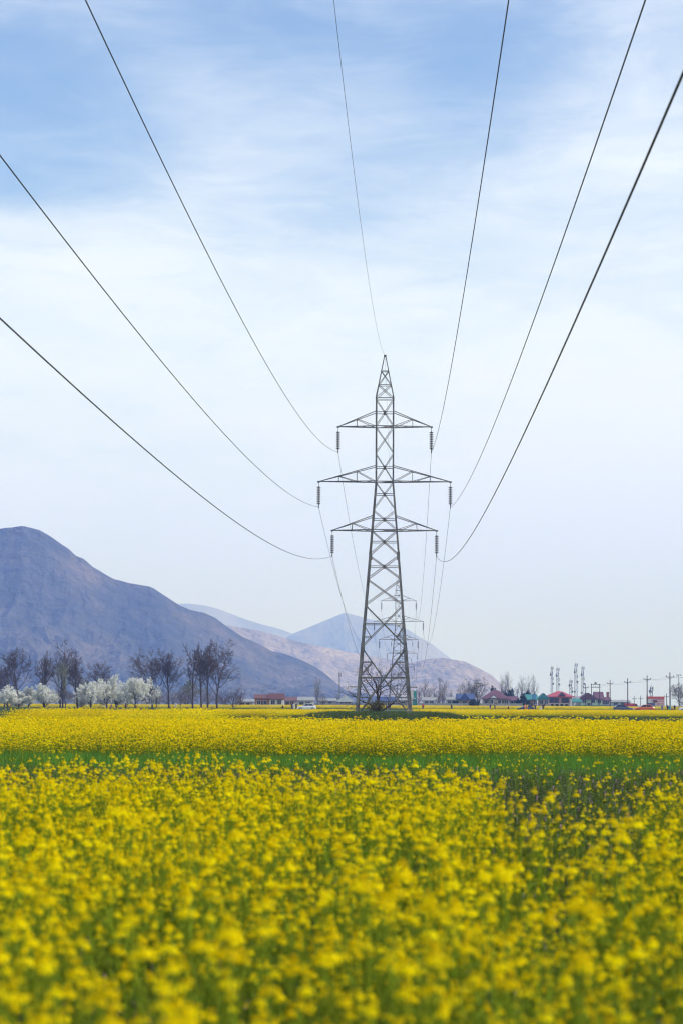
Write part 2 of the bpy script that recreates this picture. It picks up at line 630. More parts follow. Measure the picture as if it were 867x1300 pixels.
# ------------------------------------------------------------------ ground
def ground_mat():
    m = bpy.data.materials.new('field_soil')
    m.use_nodes = True
    n, l = m.node_tree.nodes, m.node_tree.links
    bs = n['Principled BSDF']
    bs.inputs['Roughness'].default_value = 0.95
    bs.inputs['Specular IOR Level'].default_value = 0.1
    tc = n.new('ShaderNodeTexCoord')

    def nz(sc, det=6):
        q = n.new('ShaderNodeTexNoise')
        q.inputs['Scale'].default_value = sc
        q.inputs['Detail'].default_value = det
        l.new(tc.outputs['Object'], q.inputs['Vector'])
        return q.outputs['Fac']

    def mix(f, a, b):
        q = n.new('ShaderNodeMix')
        q.data_type = 'RGBA'
        l.new(f, q.inputs[0])
        for i, c in ((6, a), (7, b)):
            if isinstance(c, tuple):
                q.inputs[i].default_value = (*c, 1)
            else:
                l.new(c, q.inputs[i])
        return q.outputs[2]

    def rg(v, a, b):
        q = n.new('ShaderNodeMapRange')
        l.new(v, q.inputs[0])
        q.inputs[1].default_value, q.inputs[2].default_value = a, b
        return q.outputs[0]
    fine = mix(rg(nz(3.0), 0.4, 0.62), (0.05, 0.085, 0.022), (0.10, 0.095, 0.05))
    far = mix(rg(nz(0.02, 4), 0.42, 0.6), (0.06, 0.10, 0.03), (0.10, 0.105, 0.055))
    l.new(mix(rg(nz(0.11, 5), 0.35, 0.65), fine, far), bs.inputs['Base Color'])
    bp = n.new('ShaderNodeBump')
    bp.inputs['Distance'].default_value = 0.05
    l.new(nz(14), bp.inputs['Height'])
    l.new(bp.outputs[0], bs.inputs['Normal'])
    return m


b = MB()
b.add([(-15200, -15200, 0), (15200, -15200, 0), (15200, 15200, 0), (-15200, 15200, 0)], [(0, 1, 2, 3)])
tag(b.build('ground', ground_mat()), 'flat valley floor of soil and weeds', 'ground', kind='structure')

DT = 194.0                    # distance of the nearest pylon
AX, SL = -1.857, 0.02734      # axis of the power line: x = AX + SL*y


def axis_x(Y):
    return AX + SL * Y


# grassy bank the nearest pylon stands on
nn = 60
gxs, gys = np.meshgrid(np.linspace(-9, 9, nn), np.linspace(-9, 9, nn))
rr = np.sqrt((gxs / 7.8) ** 2 + (gys / 8.2) ** 2) + (fbm(gxs * .4, gys * .4, 5, 3) - .5) * .25
gz = 0.62 * np.clip((1.0 - rr) / 0.45, 0, 1) ** 1.0 + (fbm(gxs * 1.1, gys * 1.1, 8, 3) - .5) * .12 * (rr < 1)
gz = np.where(rr >= 1, -0.03, gz)
bank = grid_obj('ground_mound', axis_x(DT) + gxs, DT + gys, gz, M['dull_grass'])
tag(bank, 'low grassy bank under the nearest pylon', 'ground', kind='structure')


def bank_z(x, y):
    r = math.hypot((x - axis_x(DT)) / 7.8, (y - DT) / 8.2)
    return 0.62 * min(1, max(0, (1.0 - r) / 0.45))


# farm track among the far trees
b = MB()
pts = [(-60, 520), (-20, 506), (gx(262, 480), 480), (gx(290, 450), 452), (30, 440)]
for (x0, y0), (x1, y1) in zip(pts, pts[1:]):
    b.add([(x0, y0 - 2.2, .012), (x1, y1 - 2.2, .012), (x1, y1 + 2.2, .012), (x0, y0 + 2.2, .012)], [(0, 1, 2, 3)])
tag(b.build('path', mat('track_dust', (0.36, 0.33, 0.29), 0.95, 0.3, 0.6)), 'pale dusty farm track crossing the far fields', 'path', kind='structure')



# ------------------------------------------------------------------ pylons
def build_pylon():
    """square lattice tower; local x across the line, z up, origin on the ground at its centre"""
    st = M['steel']
    root = empty('power_pylon', (0, 0, 0))
    ZC, HC = 26.12, 0.73                     # foot of the peak
    ZW = 19.38                               # waist

    def hw(z):
        return HC if z >= ZW else HC + (ZW - z) * (2.285 - HC) / ZW

    def corner(sx, sy, z):
        w = hw(z)
        return Vector((sx * w, sy * w, z))
    for sx in (-1, 1):
        for sy in (-1, 1):
            b = MB()
            for z0, z1, w in ((0.12, 6.1, .19), (6.1, 13.4, .16), (13.4, ZW, .135), (ZW, ZC, .105)):
                b.angle(corner(sx, sy, z0), corner(sx, sy, z1), w, -sx, -sy, 0.03)
            for z in (6.1, 13.4):            # splice plates
                p = corner(sx, sy, z)
                b.box(p + Vector((-sx * .09, 0.012 * sy, 0)), (.24, .03, .5))
            lg = b.build('leg', st, root)
            f = MB()
            p = corner(sx, sy, 0)
            f.box(p + Vector((0, 0, -0.05)), (.62, .62, .5), top=(.8, .8))
            f.build('footing', M['concrete'], lg)
    # bracing panels: (z_low, z_high, horizontal at crossing?)
    b = MB()
    panels = [(23.85, 26.12, 1), (21.7, 23.85, 0), (ZW, 21.7, 1), (17.1, ZW, 1), (15.46, 17.1, 1), (13.43, 15.46, 1), (11.53, 13.43, 1), (9.46, 11.53, 0), (6.09, 9.46, 2)]
    for fx, fy in ((0, -1), (0, 1), (-1, 0), (1, 0)):
        def P(s, z, off=0.0):
            w = hw(z)
            if fx == 0:
                return Vector((s * w, fy * (w - off), z))
            return Vector((fx * (w - off), s * w, z))
        for z0, z1, hz in panels:
            wd = .045 if z0 > 15 else .06
            b.bar(P(-1, z0, .01), P(1, z1, .01), wd, .03)
            b.bar(P(1, z0, .05), P(-1, z1, .05), wd, .03)
            w0, w1 = hw(z0), hw(z1)
            zc = z0 + (z1 - z0) * w0 / (w0 + w1)
            if hz == 1:
                b.bar(P(-1, zc, .03), P(1, zc, .03), .055, .03)
                c = P(0, zc, .03)
                b.box(c, (.2 if fx == 0 else .03, .03 if fx == 0 else .2, .2))
            elif hz == 2:
                zh = 7.92
                b.bar(P(-1, zh, .03), P(1, zh, .03), .06, .03)
                for s in (-1, 1):            # redundants in the tall panel
                    q = P(s, zh)
                    t = (zh - 1.05 - z0) / (z1 - z0)
                    e = P(s, z0) * (1 - t) + P(-s, z1) * t
                    b.bar(q, e, .06, .03)
                    b.bar(P(s, e.z), e, .05, .03)
        for z in (ZC, 23.85, ZW, 15.46):
            b.bar(P(-1, z), P(1, z), .07, .04)
        # open bottom panel
        for s in (-1, 1):
            b.bar(P(s, 6.09, .01 + .04 * (s > 0)), P(-s, 0.35, .01 + .04 * (s > 0)), .10, .04)
        b.bar(P(-1, 3.64, .03), P(1, 3.64, .03), .08, .04)

        def on_diag(s, z):                   # point of the diagonal that starts at the top corner s
            t = (6.09 - z) / (6.09 - .35)
            return P(s, 6.09) * (1 - t) + P(-s, .35) * t
        for s in (-1, 1):
            b.bar(P(s, 3.64), on_diag(s, 4.88), .07, .035)
            b.bar(P(s, 4.88), on_diag(s, 4.88), .05, .03)
            b.bar(P(s, 3.64), on_diag(-s, 2.05), .07, .035)
            b.bar(P(s, 2.05), on_diag(-s, 2.05), .07, .035)
            b.bar(P(s, 1.15), on_diag(-s, 1.15), .05, .03)
    for z in (3.64, 15.46, ZW, 23.85):       # plan bracing
        w = hw(z)
        b.bar((-w, -w, z + .03), (w, w, z + .03), .05, .03)
        b.bar((-w, w, z - .03), (w, -w, z - .03), .05, .03)
    b.build('bracing', st, root)
    # anti climbing spikes on the legs
    w = hw(2.9)
    for sx in (-1, 1):
        for sy in (-1, 1):
            b = MB()
            p = Vector((sx * w, sy * w, 2.9))
            b.bar(p + Vector((-sx * .35, 0, 0)), p + Vector((sx * .62, 0, 0)), .05)
            b.bar(p + Vector((0, -sy * .35, 0)), p + Vector((0, sy * .62, 0)), .048)
            b.build('anti_climb_bracket', st, root)
    # peak
    b = MB()

    def pc(sx, sy, z):
        w = float(np.interp(z, (ZC, 27.23, 28.36, 29.62), (.73, .51, .29, .05)))
        return Vector((sx * w, sy * w, z))
    for sx in (-1, 1):
        for sy in (-1, 1):
            b.bar(pc(sx, sy, ZC), pc(sx, sy, 27.23), .07)
            b.bar(pc(sx, sy, 27.23), pc(sx, sy, 29.62), .065)
    zs = (ZC, 27.23, 28.36)
    for z0, z1 in zip(zs, zs[1:]):
        for s in (-1, 1):
            b.bar(pc(-1, s, z0), pc(1, s, z1), .045, .03)
            b.bar(pc(1, s * .97, z0), pc(-1, s * .97, z1), .045, .03)
            b.bar(pc(s, -1, z0), pc(s, 1, z1), .045, .03)
            b.bar(pc(s * .97, 1, z0), pc(s * .97, -1, z1), .045, .03)
    for z in zs[1:]:
        for s in (-1, 1):
            b.bar(pc(-1, s, z), pc(1, s, z), .055, .03)
            b.bar(pc(s, -1, z), pc(s, 1, z), .055, .03)
    b.box((0, 0, 29.62), (.2, .2, .16))
    b.build('peak', st, root)
    # cross arms and insulator strings
    for zb, zt, L, posts in ((23.85, 25.05, 3.745, (.5,)), (19.40, 20.64, 5.28, (.35, .67)), (15.46, 16.59, 4.18, (.5,))):
        for s in (-1, 1):
            b = MB()
            tip = Vector((s * L, 0, zb))
            wb, wt = hw(zb), hw(zt)
            for y in (-1, 1):
                lo, up = Vector((s * wb, y * wb, zb)), Vector((s * wt, y * wt, zt))
                b.bar(lo, tip, .07)
                b.bar(up, tip, .06)
                last = lo
                for t in reversed(posts):    # t: share of the way from the tip to the body
                    a, c = tip.lerp(lo, t), tip.lerp(up, t)
                    b.bar(a, c, .045, .03)
                    b.bar(c, last, .045, .03)
                    last = a
            N = 5
            for i in range(N):               # lacing between the two bottom chords
                t0, t1 = i / N, (i + 1) / N
                a = Vector((s * wb, -wb, zb)).lerp(tip, t0)
                c = Vector((s * wb, wb, zb)).lerp(tip, t1)
                b.bar(a, c, .045, .03)
                if i:
                    b.bar(a, Vector((s * wb, wb, zb)).lerp(tip, t0), .045, .03)
            for t in posts:
                b.bar(tip.lerp(Vector((s * wt, -wt, zt)), t), tip.lerp(Vector((s * wt, wt, zt)), t), .04, .03)
            b.box(tip + Vector((0, 0, -.02)), (.22, .12, .12))
            b.build('cross_arm', st, root)
            # insulator string
            b = MB()
            zz = zb - .46
            for k in range(10):
                z = zz - k * .146
                b.tube([(s * L, 0, z + .07), (s * L, 0, z + .045), (s * L, 0, z + .02), (s * L, 0, z - .03), (s * L, 0, z - .05)], [.04, .05, .155, .165, .035], 10)
            st_ = b.build('insulator_string', M['insulator'], root)
            h = MB()
            h.tube([(s * L, 0, zb), (s * L, 0, zb - .42)], .022, 5)
            h.bar((s * L, -.1, zb - .08), (s * L, .1, zb - .08), .05)
            h.build('hanger', M['steel_old'], st_)
            h = MB()
            zc = zb - 2.0
            h.tube([(s * L, 0, zb - 1.80), (s * L, 0, zc)], .04, 5)
            h.tube([(s * L, -.22, zc - .02), (s * L, -.1, zc - .07), (s * L, .1, zc - .07), (s * L, .22, zc - .02)], [.03, .06, .06, .03], 6)
            h.build('clamp', M['steel_old'], st_)
    return root


def children(o):
    return [c for c in bpy.data.objects if c.parent == o]


def copy_tree(o, parent=None, kids=None):
    c = o.copy()
    COL.objects.link(c)
    if parent is not None:
        c.parent = parent
    for ch in (children(o) if kids is None else kids.get(o.name, [])):
        copy_tree(ch, c, kids)
    return c


pyl = build_pylon()
TOWERS = [194.0, 524.0, 857.0, 1190.0]
PL = ['tall grey lattice power pylon with three pairs of cross arms standing nearest in the flowers',
      'distant lattice pylon seen through the right legs of the nearest one',
      'far lattice pylon lower behind the second one in the line',
      'smallest farthest lattice pylon at the end of the line']
for i, Y in enumerate(TOWERS):
    o = pyl if i == 0 else copy_tree(pyl)
    o.location = (axis_x(Y), Y, 0)
    o.rotation_euler = (0, 0, -math.atan(SL))
    tag(o, PL[i], 'power pylon', 'pylons of the power line')


# ------------------------------------------------------------------ conductors
def sag_line(off, zc, sags, Y0, ends, n=64):
    path = []
    for (ya, yb), s in zip(zip(ends, ends[1:]), sags):
        for k in range(n + 1):
            if k == 0 and path:
                continue
            t = k / n
            Y = ya + (yb - ya) * t
            path.append((axis_x(Y) + off, Y, zc - 4 * s * t * (1 - t)))
    return path


ENDS = [-136.0] + TOWERS
WIRES = [(-3.745, 21.78, 8.12, 'upper left conductor wire running to the top left insulator of the nearest pylon', .0135),
         (-5.28, 17.33, 6.28, 'left conductor wire running to the wide middle cross arm of the nearest pylon', .0135),
         (-4.18, 13.39, 6.18, 'lowest left conductor wire leaving the picture at its left edge', .0135),
         (3.745, 21.78, 6.98, 'conductor wire running to the top right insulator of the nearest pylon', .0135),
         (5.28, 17.33, 5.6, 'right conductor wire running to the wide middle cross arm of the nearest pylon', .0135),
         (4.18, 13.39, 6.52, 'lowest right conductor wire, thickest dark line crossing the sky', .0135),
         (0.0, 29.68, 11.1, 'thin earth wire running up from the very peak of the nearest pylon', .0065)]
for off, z, s, lab, r in WIRES:
    b = MB()
    b.tube(sag_line(off, z, [s, 6.4 if off else 8.0, 6.4 if off else 8.0, 6.4], 0, ENDS), r, 6)
    o = b.build('power_cable', M['wire'], smooth=True)
    tag(o, lab, 'power line', 'overhead wires of the pylon line')


# ------------------------------------------------------------------ mustard plants
def rot_to(d):
    return Vector((0, 0, 1)).rotation_difference(Vector(d).normalized()).to_matrix()


def head_mb(rnd, lod=0):
    """one raceme: dome of four petalled flowers, origin at its foot, about 5 cm across"""
    b = MB()
    nf = (15, 8, 4)[lod]
    k = (1.0, 1.35, 1.9)[lod]
    for i in range(nf):
        t = (i + .5) / nf
        th = i * 2.39996 + rnd.uniform(-.3, .3)
        ph = math.acos(1 - t * 1.15)
        R = .0165 * rnd.uniform(.85, 1.2)
        Rx = R * 1.25
        c = Vector((Rx * math.sin(ph) * math.cos(th), Rx * math.sin(ph) * math.sin(th), .018 + R * math.cos(ph) * .8))
        d = Vector((math.sin(ph) * math.cos(th), math.sin(ph) * math.sin(th), math.cos(ph) + .25)).normalized()
        Mx = rot_to(d) @ Matrix.Rotation(rnd.uniform(0, 6.28), 3, 'Z')
        s = .0085 * rnd.uniform(.85, 1.2) * k
        for q in range(4 if lod == 0 else 2):
            a = q * PI / 2 if lod == 0 else q * PI / 2
            ca, sa = math.cos(a), math.sin(a)
            if lod == 0:
                pts = [(0, 0, 0), (.55, -.42, .12), (1.0, -.3, .2), (1.0, .3, .2), (.55, .42, .12)]
            else:
                pts = [(-1, -.45, .1), (1, -.45, .1), (1, .45, .1), (-1, .45, .1)]
            vs = [c + Mx @ Vector(((x * ca - y * sa) * s, (x * sa + y * ca) * s, z * s)) for x, y, z in pts]
            b.add(vs, [tuple(range(len(vs)))])
    if lod == 0:
        for i in range(5):
            a = i * 1.3
            c = Vector((.005 * math.cos(a), .005 * math.sin(a), .045 + .002 * i))
            b.box(c, (.005, .005, .008))
    return b


def plant_parts(seed, lod=0):
    """stem, foliage, head transforms of one mustard plant, about 0.95 m tall"""
    rnd = random.Random(seed)
    st, fo, heads = MB(), MB(), []
    ht = rnd.uniform(.82, .97)
    ang = rnd.uniform(0, 6.28)
    bend = rnd.uniform(.02, .08)

    def main(t):
        return Vector((math.cos(ang) * bend * t * t, math.sin(ang) * bend * t * t, ht * t))
    ns = 4 if lod else 6
    st.tube([main(i / ns) for i in range(ns + 1)], [.0055 - .0037 * i / ns for i in range(ns + 1)], 3 if lod else 5, cap=False)
    heads.append((main(1), main(1) - main(.9), rnd.uniform(.8, 1.15)))
    nb = (rnd.randint(6, 7), rnd.randint(7, 8), 4)[lod]
    for i in range(nb):
        t0 = rnd.uniform(.25, .66)
        p0 = main(t0)
        az = i * 2.4 + rnd.uniform(-.4, .4)
        zend = (rnd.uniform(.7, 1.04) if rnd.random() < .5 else rnd.uniform(.45, .78)) * ht
        zend = max(zend, p0.z + .1)
        out = (zend - p0.z) * rnd.uniform(.35, .7)
        pth = [p0 + Vector((math.cos(az) * out * f, math.sin(az) * out * f, (zend - p0.z) * (.25 * f + .75 * f * f) if f < 1 else zend - p0.z)) for f in (0, .35, .7, 1)]
        st.tube(pth, [.0035, .003, .0024, .0018], 3, cap=False)
        heads.append((pth[-1], pth[-1] - pth[-2], rnd.uniform(.42, .92)))
        if lod == 0:                       # short side sprig with its own small cluster
            q = pth[2]
            e = q + Vector((math.cos(az + 1.4) * .035, math.sin(az + 1.4) * .035, .075))
            st.tube([q, e], [.002, .0014], 3, cap=False)
        if lod < 2:                        # green pods below the cluster
            for k in range(4):
                f = .72 + .07 * k
                q = pth[2].lerp(pth[3], (f - .7) / .3)
                a = rnd.uniform(0, 6.28)
                st.bar(q, q + Vector((math.cos(a) * .028, math.sin(a) * .028, .022)), .0022)
    for i in range((9, 6, 3)[lod]):        # lance shaped leaves
        t = rnd.uniform(.08, .62)
        p = main(t)
        a = i * 2.1 + rnd.uniform(-.5, .5)
        L = rnd.uniform(.09, .2) * (1.15 - t)
        w = L * rnd.uniform(.13, .2)
        dx, dy = math.cos(a), math.sin(a)
        up = rnd.uniform(.2, .7)
        dr = rnd.uniform(.1, .5)
        pts = []
        for f, ww in ((0, .25), (.4, 1), (.75, .7), (1, .05)):
            c = p + Vector((dx * L * f, dy * L * f, L * (up * f - dr * f * f)))
            pts += [c + Vector((-dy * w * ww, dx * w * ww, 0)), c - Vector((-dy * w * ww, dx * w * ww, 0))]
        fo.add(pts, [(0, 1, 3, 2), (2, 3, 5, 4), (4, 5, 7, 6)])
    return st, fo, heads


def plant_proto(seed, lod, nm, hscale=1.0):
    """one mesh of a whole plant for the uncountable part of the field"""
    rnd = random.Random(seed * 7 + 1)
    st, fo, heads = plant_parts(seed, lod)
    b = MB()
    b.add(st.v, st.f, 0)
    b.add(fo.v, fo.f, 1)
    for p, d, s in heads:
        h = head_mb(rnd, lod)
        R = rot_to(d.normalized() + Vector((0, 0, .8)))
        b.add([p + R @ (Vector(v) * s * hscale) for v in h.v], h.f, 2)
    return b


PM = [M['stalk'], M['leafy'], M['petal']]
near_protos = [proto('mustard', plant_proto(100 + i, 0, ''), PM) for i in range(6)]
mid_protos = [proto('mustard', plant_proto(200 + i, 1, '', 1.5), PM) for i in range(8)]


def clump_proto(seed, n, R):
    rnd = random.Random(seed)
    subs = [plant_proto(300 + seed * 10 + k, 2, '', 1.7) for k in range(5)]
    b = MB()
    for i in range(n):
        s = subs[i % 5]
        r = R * math.sqrt(rnd.random())
        a = rnd.uniform(0, 6.28)
        c, sn = math.cos(a * 3), math.sin(a * 3)
        k = rnd.uniform(.8, 1.12)
        bi = len(b.v)
        b.v.extend([(r * math.cos(a) + (x * c - y * sn) * k, r * math.sin(a) + (x * sn + y * c) * k, z * k) for x, y, z in s.v])
        b.f.extend([tuple(bi + j for j in f) for f in s.f])
        b.m.extend(s.m)
    return b


clumps = [proto('mustard_clump', clump_proto(k, 60, 1.5), PM) for k in range(3)]

rng = np.random.default_rng(7)


def patch_noise(x, y, sc, seed):
    return fbm(np.asarray(x) * sc + 31.7, np.asarray(y) * sc + 11.3, seed, 3)


# --- near field (to about 24 m)
def near_density(x, y):
    d = np.ones_like(x)
    far = 23.8 - .7 * np.clip(x, -2, 2) + (patch_noise(x, y * 0, .9, 71) - .5) * 7
    d = np.where(y > far, .10 * np.clip(2.4 * patch_noise(x, y, .35, 77) - .85, .08, 1) * np.clip((47 - y) / 14, 0, 1), d)
    # thin patch of weeds on the right
    e = ((x - (0.098 * y - .05)) / (0.034 * y + .1)) ** 2 + ((y - 19) / 7.5) ** 2
    d = np.where(e < 1, d * (0.10 + .25 * np.clip(e, 0, 1) ** 2), d)
    e2 = ((x - .15) / .55) ** 2 + ((y - 15.0) / 2.6) ** 2
    d = np.where(e2 < 1, d * .35, d)
    d = d * np.clip((y + 8) / 22, .55, 1)
    return d * np.clip(-.5 + 2.8 * patch_noise(x, y, .95, 73), .16, 1.3)


DENS = 32
cand = []
Ymax = 47
N = int(DENS * 1.3 * (Ymax - 2.2) * 26)
x = rng.uniform(-13, 13, N)
y = rng.uniform(2.2, Ymax, N)
keep = (np.abs(x) < 0.17 * y + 5) & (rng.random(N) < near_density(x, y) / 1.3)
x, y = x[keep], y[keep]
sc = (rng.normal(.93, .09, len(x)) + (patch_noise(x, y, .7, 75) - .5) * .22 - .07 * np.clip((y - 12) / 8, 0, 1)).clip(.6, 1.2)
rot = rng.uniform(0, 6.28, len(x))
infr = (np.abs(x) < .1412 * y + .02) & (sc * .95 > H - .1385 * y - .12) & (y > 3.7)
order = np.argsort(np.where(infr, y, 1e9))
solo = order[:300]
rest = np.setdiff1d(np.arange(len(x)), solo)

head_meshes = [head_mb(random.Random(500 + i), 0).mesh('flower_head', M['petal']) for i in range(5)]
variants = []
for vi in range(6):
    st, fo, heads = plant_parts(100 + vi, 0)
    variants.append((st.mesh('stalk', M['stalk'], True), fo.mesh('leaf', M['leafy']), heads))
for n_, i in enumerate(solo):
    sm, fm, heads = variants[n_ % 6]
    r = empty('mustard_plant', (float(x[i]), float(y[i]), 0), float(rot[i]), 'yellow mustard plant in bloom among many alike at the blurred near field edge',
              'mustard plant', 'mustard plants at the near edge of the field', float(sc[i]))
    link(bpy.data.objects.new('stalk', sm), r)
    link(bpy.data.objects.new('leaves', fm), r)
    for k, (p, d, s) in enumerate(heads):
        h = bpy.data.objects.new('flower_head', head_meshes[(k + n_) % 5])
        link(h, r)
        h.location = p
        h.rotation_euler = rot_to(d.normalized() + Vector((0, 0, .8))).to_euler()
        h.scale = (s, s, s)
pts = np.stack([x[rest], y[rest], 0 * rest, rot[rest], sc[rest], rng.integers(0, 6, len(rest))], -1)
scatter('mustard_crop', near_protos, pts, 'yellow flowering mustard filling the near field up to the green strip', 'mustard crop')

# --- second field, 61 to 112 m
N = 62000
y = rng.uniform(58, 105, N)
x = rng.uniform(-26, 26, N)
edge = 61.3 - .10 * x + (patch_noise(x, y * 0, .35, 81) - .5) * 5.0
keep = (np.abs(x) < .165 * y + 4) & (y > edge) & (rng.random(N) < np.clip(.5 + patch_noise(x, y, .22, 83), .3, 1))
x, y = x[keep], y[keep]
front = np.clip(1 - (y - (61.3 - .10 * x)) / 5, 0, 1)
sc = (rng.normal(.83, .09, len(x)) + .18 * (rng.random(len(x)) < .03) + (patch_noise(x, y, .3, 85) - .5) * .3 - front * rng.uniform(0, .5, len(x))).clip(.4, 1.2)
pts = np.stack([x, y, 0 * x, rng.uniform(0, 6.28, len(x)), sc, rng.integers(0, 8, len(x))], -1)
scatter('mustard_crop', mid_protos, pts, 'dense band of flowering mustard beyond the green grass strip', 'mustard crop')


# --- far fields, in clumps
def far_field(x0, x1, y0, y1, dens, label, slant=0.0, smax=1.12):
    """x0, x1: photo pixels at the field's middle distance"""
    ym = (y0 + y1) / 2
    n = int((y1 - y0) * (gx(x1, ym) - gx(x0, ym)) * dens)
    y = rng.uniform(y0, y1, n)
    u = rng.random(n)
    x = gx(x0, ym) + u * (gx(x1, ym) - gx(x0, ym))
    k = rng.random(n) < np.clip(.35 + 1.2 * patch_noise(x, y, .06, int(y0)), .2, 1)
    x, y = x[k], y[k]
    pts = np.stack([x, y + slant * x, 0 * x, rng.uniform(0, 6.28, len(x)), rng.uniform(.72, smax, len(x)), rng.integers(0, 3, len(x))], -1)
    return scatter('mustard_crop', clumps, pts, label, 'mustard crop')


far_field(46, 264, 152, 182, .5, 'short strip of flowering mustard before the left blossom trees')
far_field(286, 446, 225, 285, .42, 'strip of flowering mustard left of the nearest pylon', smax=.9)
far_field(535, 930, 258, 345, .40, 'broad flowering mustard strip right of the nearest pylon', smax=.86)
far_field(-60, 360, 585, 720, .22, 'thin line of flowering mustard seen between the left tree trunks')
far_field(330, 960, 612, 770, .22, 'farthest yellow mustard strip before the wall and the houses')


# ------------------------------------------------------------------ grass and weeds
def tuft(seed, n, R, h, w, lean=.5):
    rnd = random.Random(seed)
    b = MB()
    for i in range(n):
        r, a = R * math.sqrt(rnd.random()), rnd.uniform(0, 6.28)
        p = Vector((r * math.cos(a), r * math.sin(a), 0))
        a2 = rnd.uniform(0, 6.28)
        hh = h * rnd.uniform(.55, 1.1)
        l = hh * lean * rnd.random()
        d = Vector((math.cos(a2), math.sin(a2), 0))
        sd_ = Vector((-d.y, d.x, 0)) * w * rnd.uniform(.6, 1.2)
        b.add([p - sd_, p + sd_, p + sd_ * .7 + d * l * .35 + Vector((0, 0, hh * .6)), p - sd_ * .7 + d * l * .35 + Vector((0, 0, hh * .6)), p + d * l + Vector((0, 0, hh))],
              [(0, 1, 2, 3), (3, 2, 4)])
    return b


def weed(seed):
    rnd = random.Random(seed)
    b = MB()
    for i in range(9):
        a, r = rnd.uniform(0, 6.28), rnd.uniform(0, .09)
        p = Vector((r * math.cos(a), r * math.sin(a), 0))
        e = p + Vector((math.cos(a) * .06, math.sin(a) * .06, rnd.uniform(.12, .34)))
        b.tube([p, e], [.003, .002], 3, 0, cap=False)
        for k in range(6):
            c = p.lerp(e, .25 + .15 * k)
            a2 = rnd.uniform(0, 6.28)
            d = Vector((math.cos(a2), math.sin(a2), .25)) * rnd.uniform(.02, .045)
            q = Vector((-d.y, d.x, 0)) * .45
            b.add([c, c + d * .5 + q, c + d, c + d * .5 - q], [(0, 1, 2, 3)], 0)
        if rnd.random() < .025:
            for k in range(4):
                b.box(e + Vector((rnd.uniform(-.01, .01), rnd.uniform(-.01, .01), rnd.uniform(-.03, .015))), (.012, .012, .014), 1)
    return b


tp = [proto('grass_tuft', tuft(i, 40, .22, .30, .006), M['grass']) for i in range(3)]
N = 11000
y = rng.uniform(41, 64, N)
x = rng.uniform(-15, 15, N)
k = (np.abs(x) < .165 * y + 3) & (y < 62.5 - .1 * x + (patch_noise(x, y * 0, .35, 81) - .5) * 5.0 + 1) & (y > 42 - 2.5 * np.clip(x / 4, -1, 1) + (patch_noise(x, y, .3, 91) - .5) * 13)
x, y = x[k], y[k]
scatter('grass', tp, np.stack([x, y, 0 * x, rng.uniform(0, 6.28, len(x)), rng.uniform(.55, 1.25, len(x)) * np.clip(.5 + patch_noise(x, y, .5, 93), .5, 1.3), rng.integers(0, 3, len(x))], -1),
        'bright green grass strip between the two nearest mustard fields', 'grass')

wp = [proto('weed', weed(40 + i), [M['weed'], M['weed_bloom']]) for i in range(5)]
N = 32000
y = rng.uniform(3, 47, N)
x = rng.uniform(-13, 13, N)
k = np.abs(x) < .165 * y + 5
x, y = x[k], y[k]
scatter('undergrowth', wp, np.stack([x, y, 0 * x, rng.uniform(0, 6.28, len(x)), rng.uniform(.6, 1.35, len(x)), rng.integers(0, 5, len(x))], -1),
        'low grey green weeds with small pink blooms under the near mustard', 'weeds')

gp = [proto('grass_clump', tuft(60 + i, 130, 1.0, .32, .012, .8), M['dull_grass']) for i in range(3)]
xs, ys, zs = [], [], []
N = 5200
y = rng.uniform(114, 345, N)
x = rng.uniform(-1, 1, N) * (.16 * y + 4)
xs.append(x), ys.append(y), zs.append(0 * y)
N = 1500
y = DT + rng.uniform(-8, 8, N)
x = axis_x(DT) + rng.uniform(-8.5, 8.5, N)
xs.append(x), ys.append(y), zs.append(np.array([bank_z(a, c) for a, c in zip(x, y)]) - .06)
N = 1800
y = rng.uniform(400, 585, N)
x = np.array([gx(q, 500) for q in rng.uniform(-120, 300, N)])
xs.append(x), ys.append(y), zs.append(0 * y)
x, y, z = np.concatenate(xs), np.concatenate(ys), np.concatenate(zs)
scatter('grass', gp, np.stack([x, y, z, rng.uniform(0, 6.28, len(x)), rng.uniform(.6, 1.5, len(x)), rng.integers(0, 3, len(x))], -1),
        'dull green meadow grass round the pylon and before the far trees', 'grass')


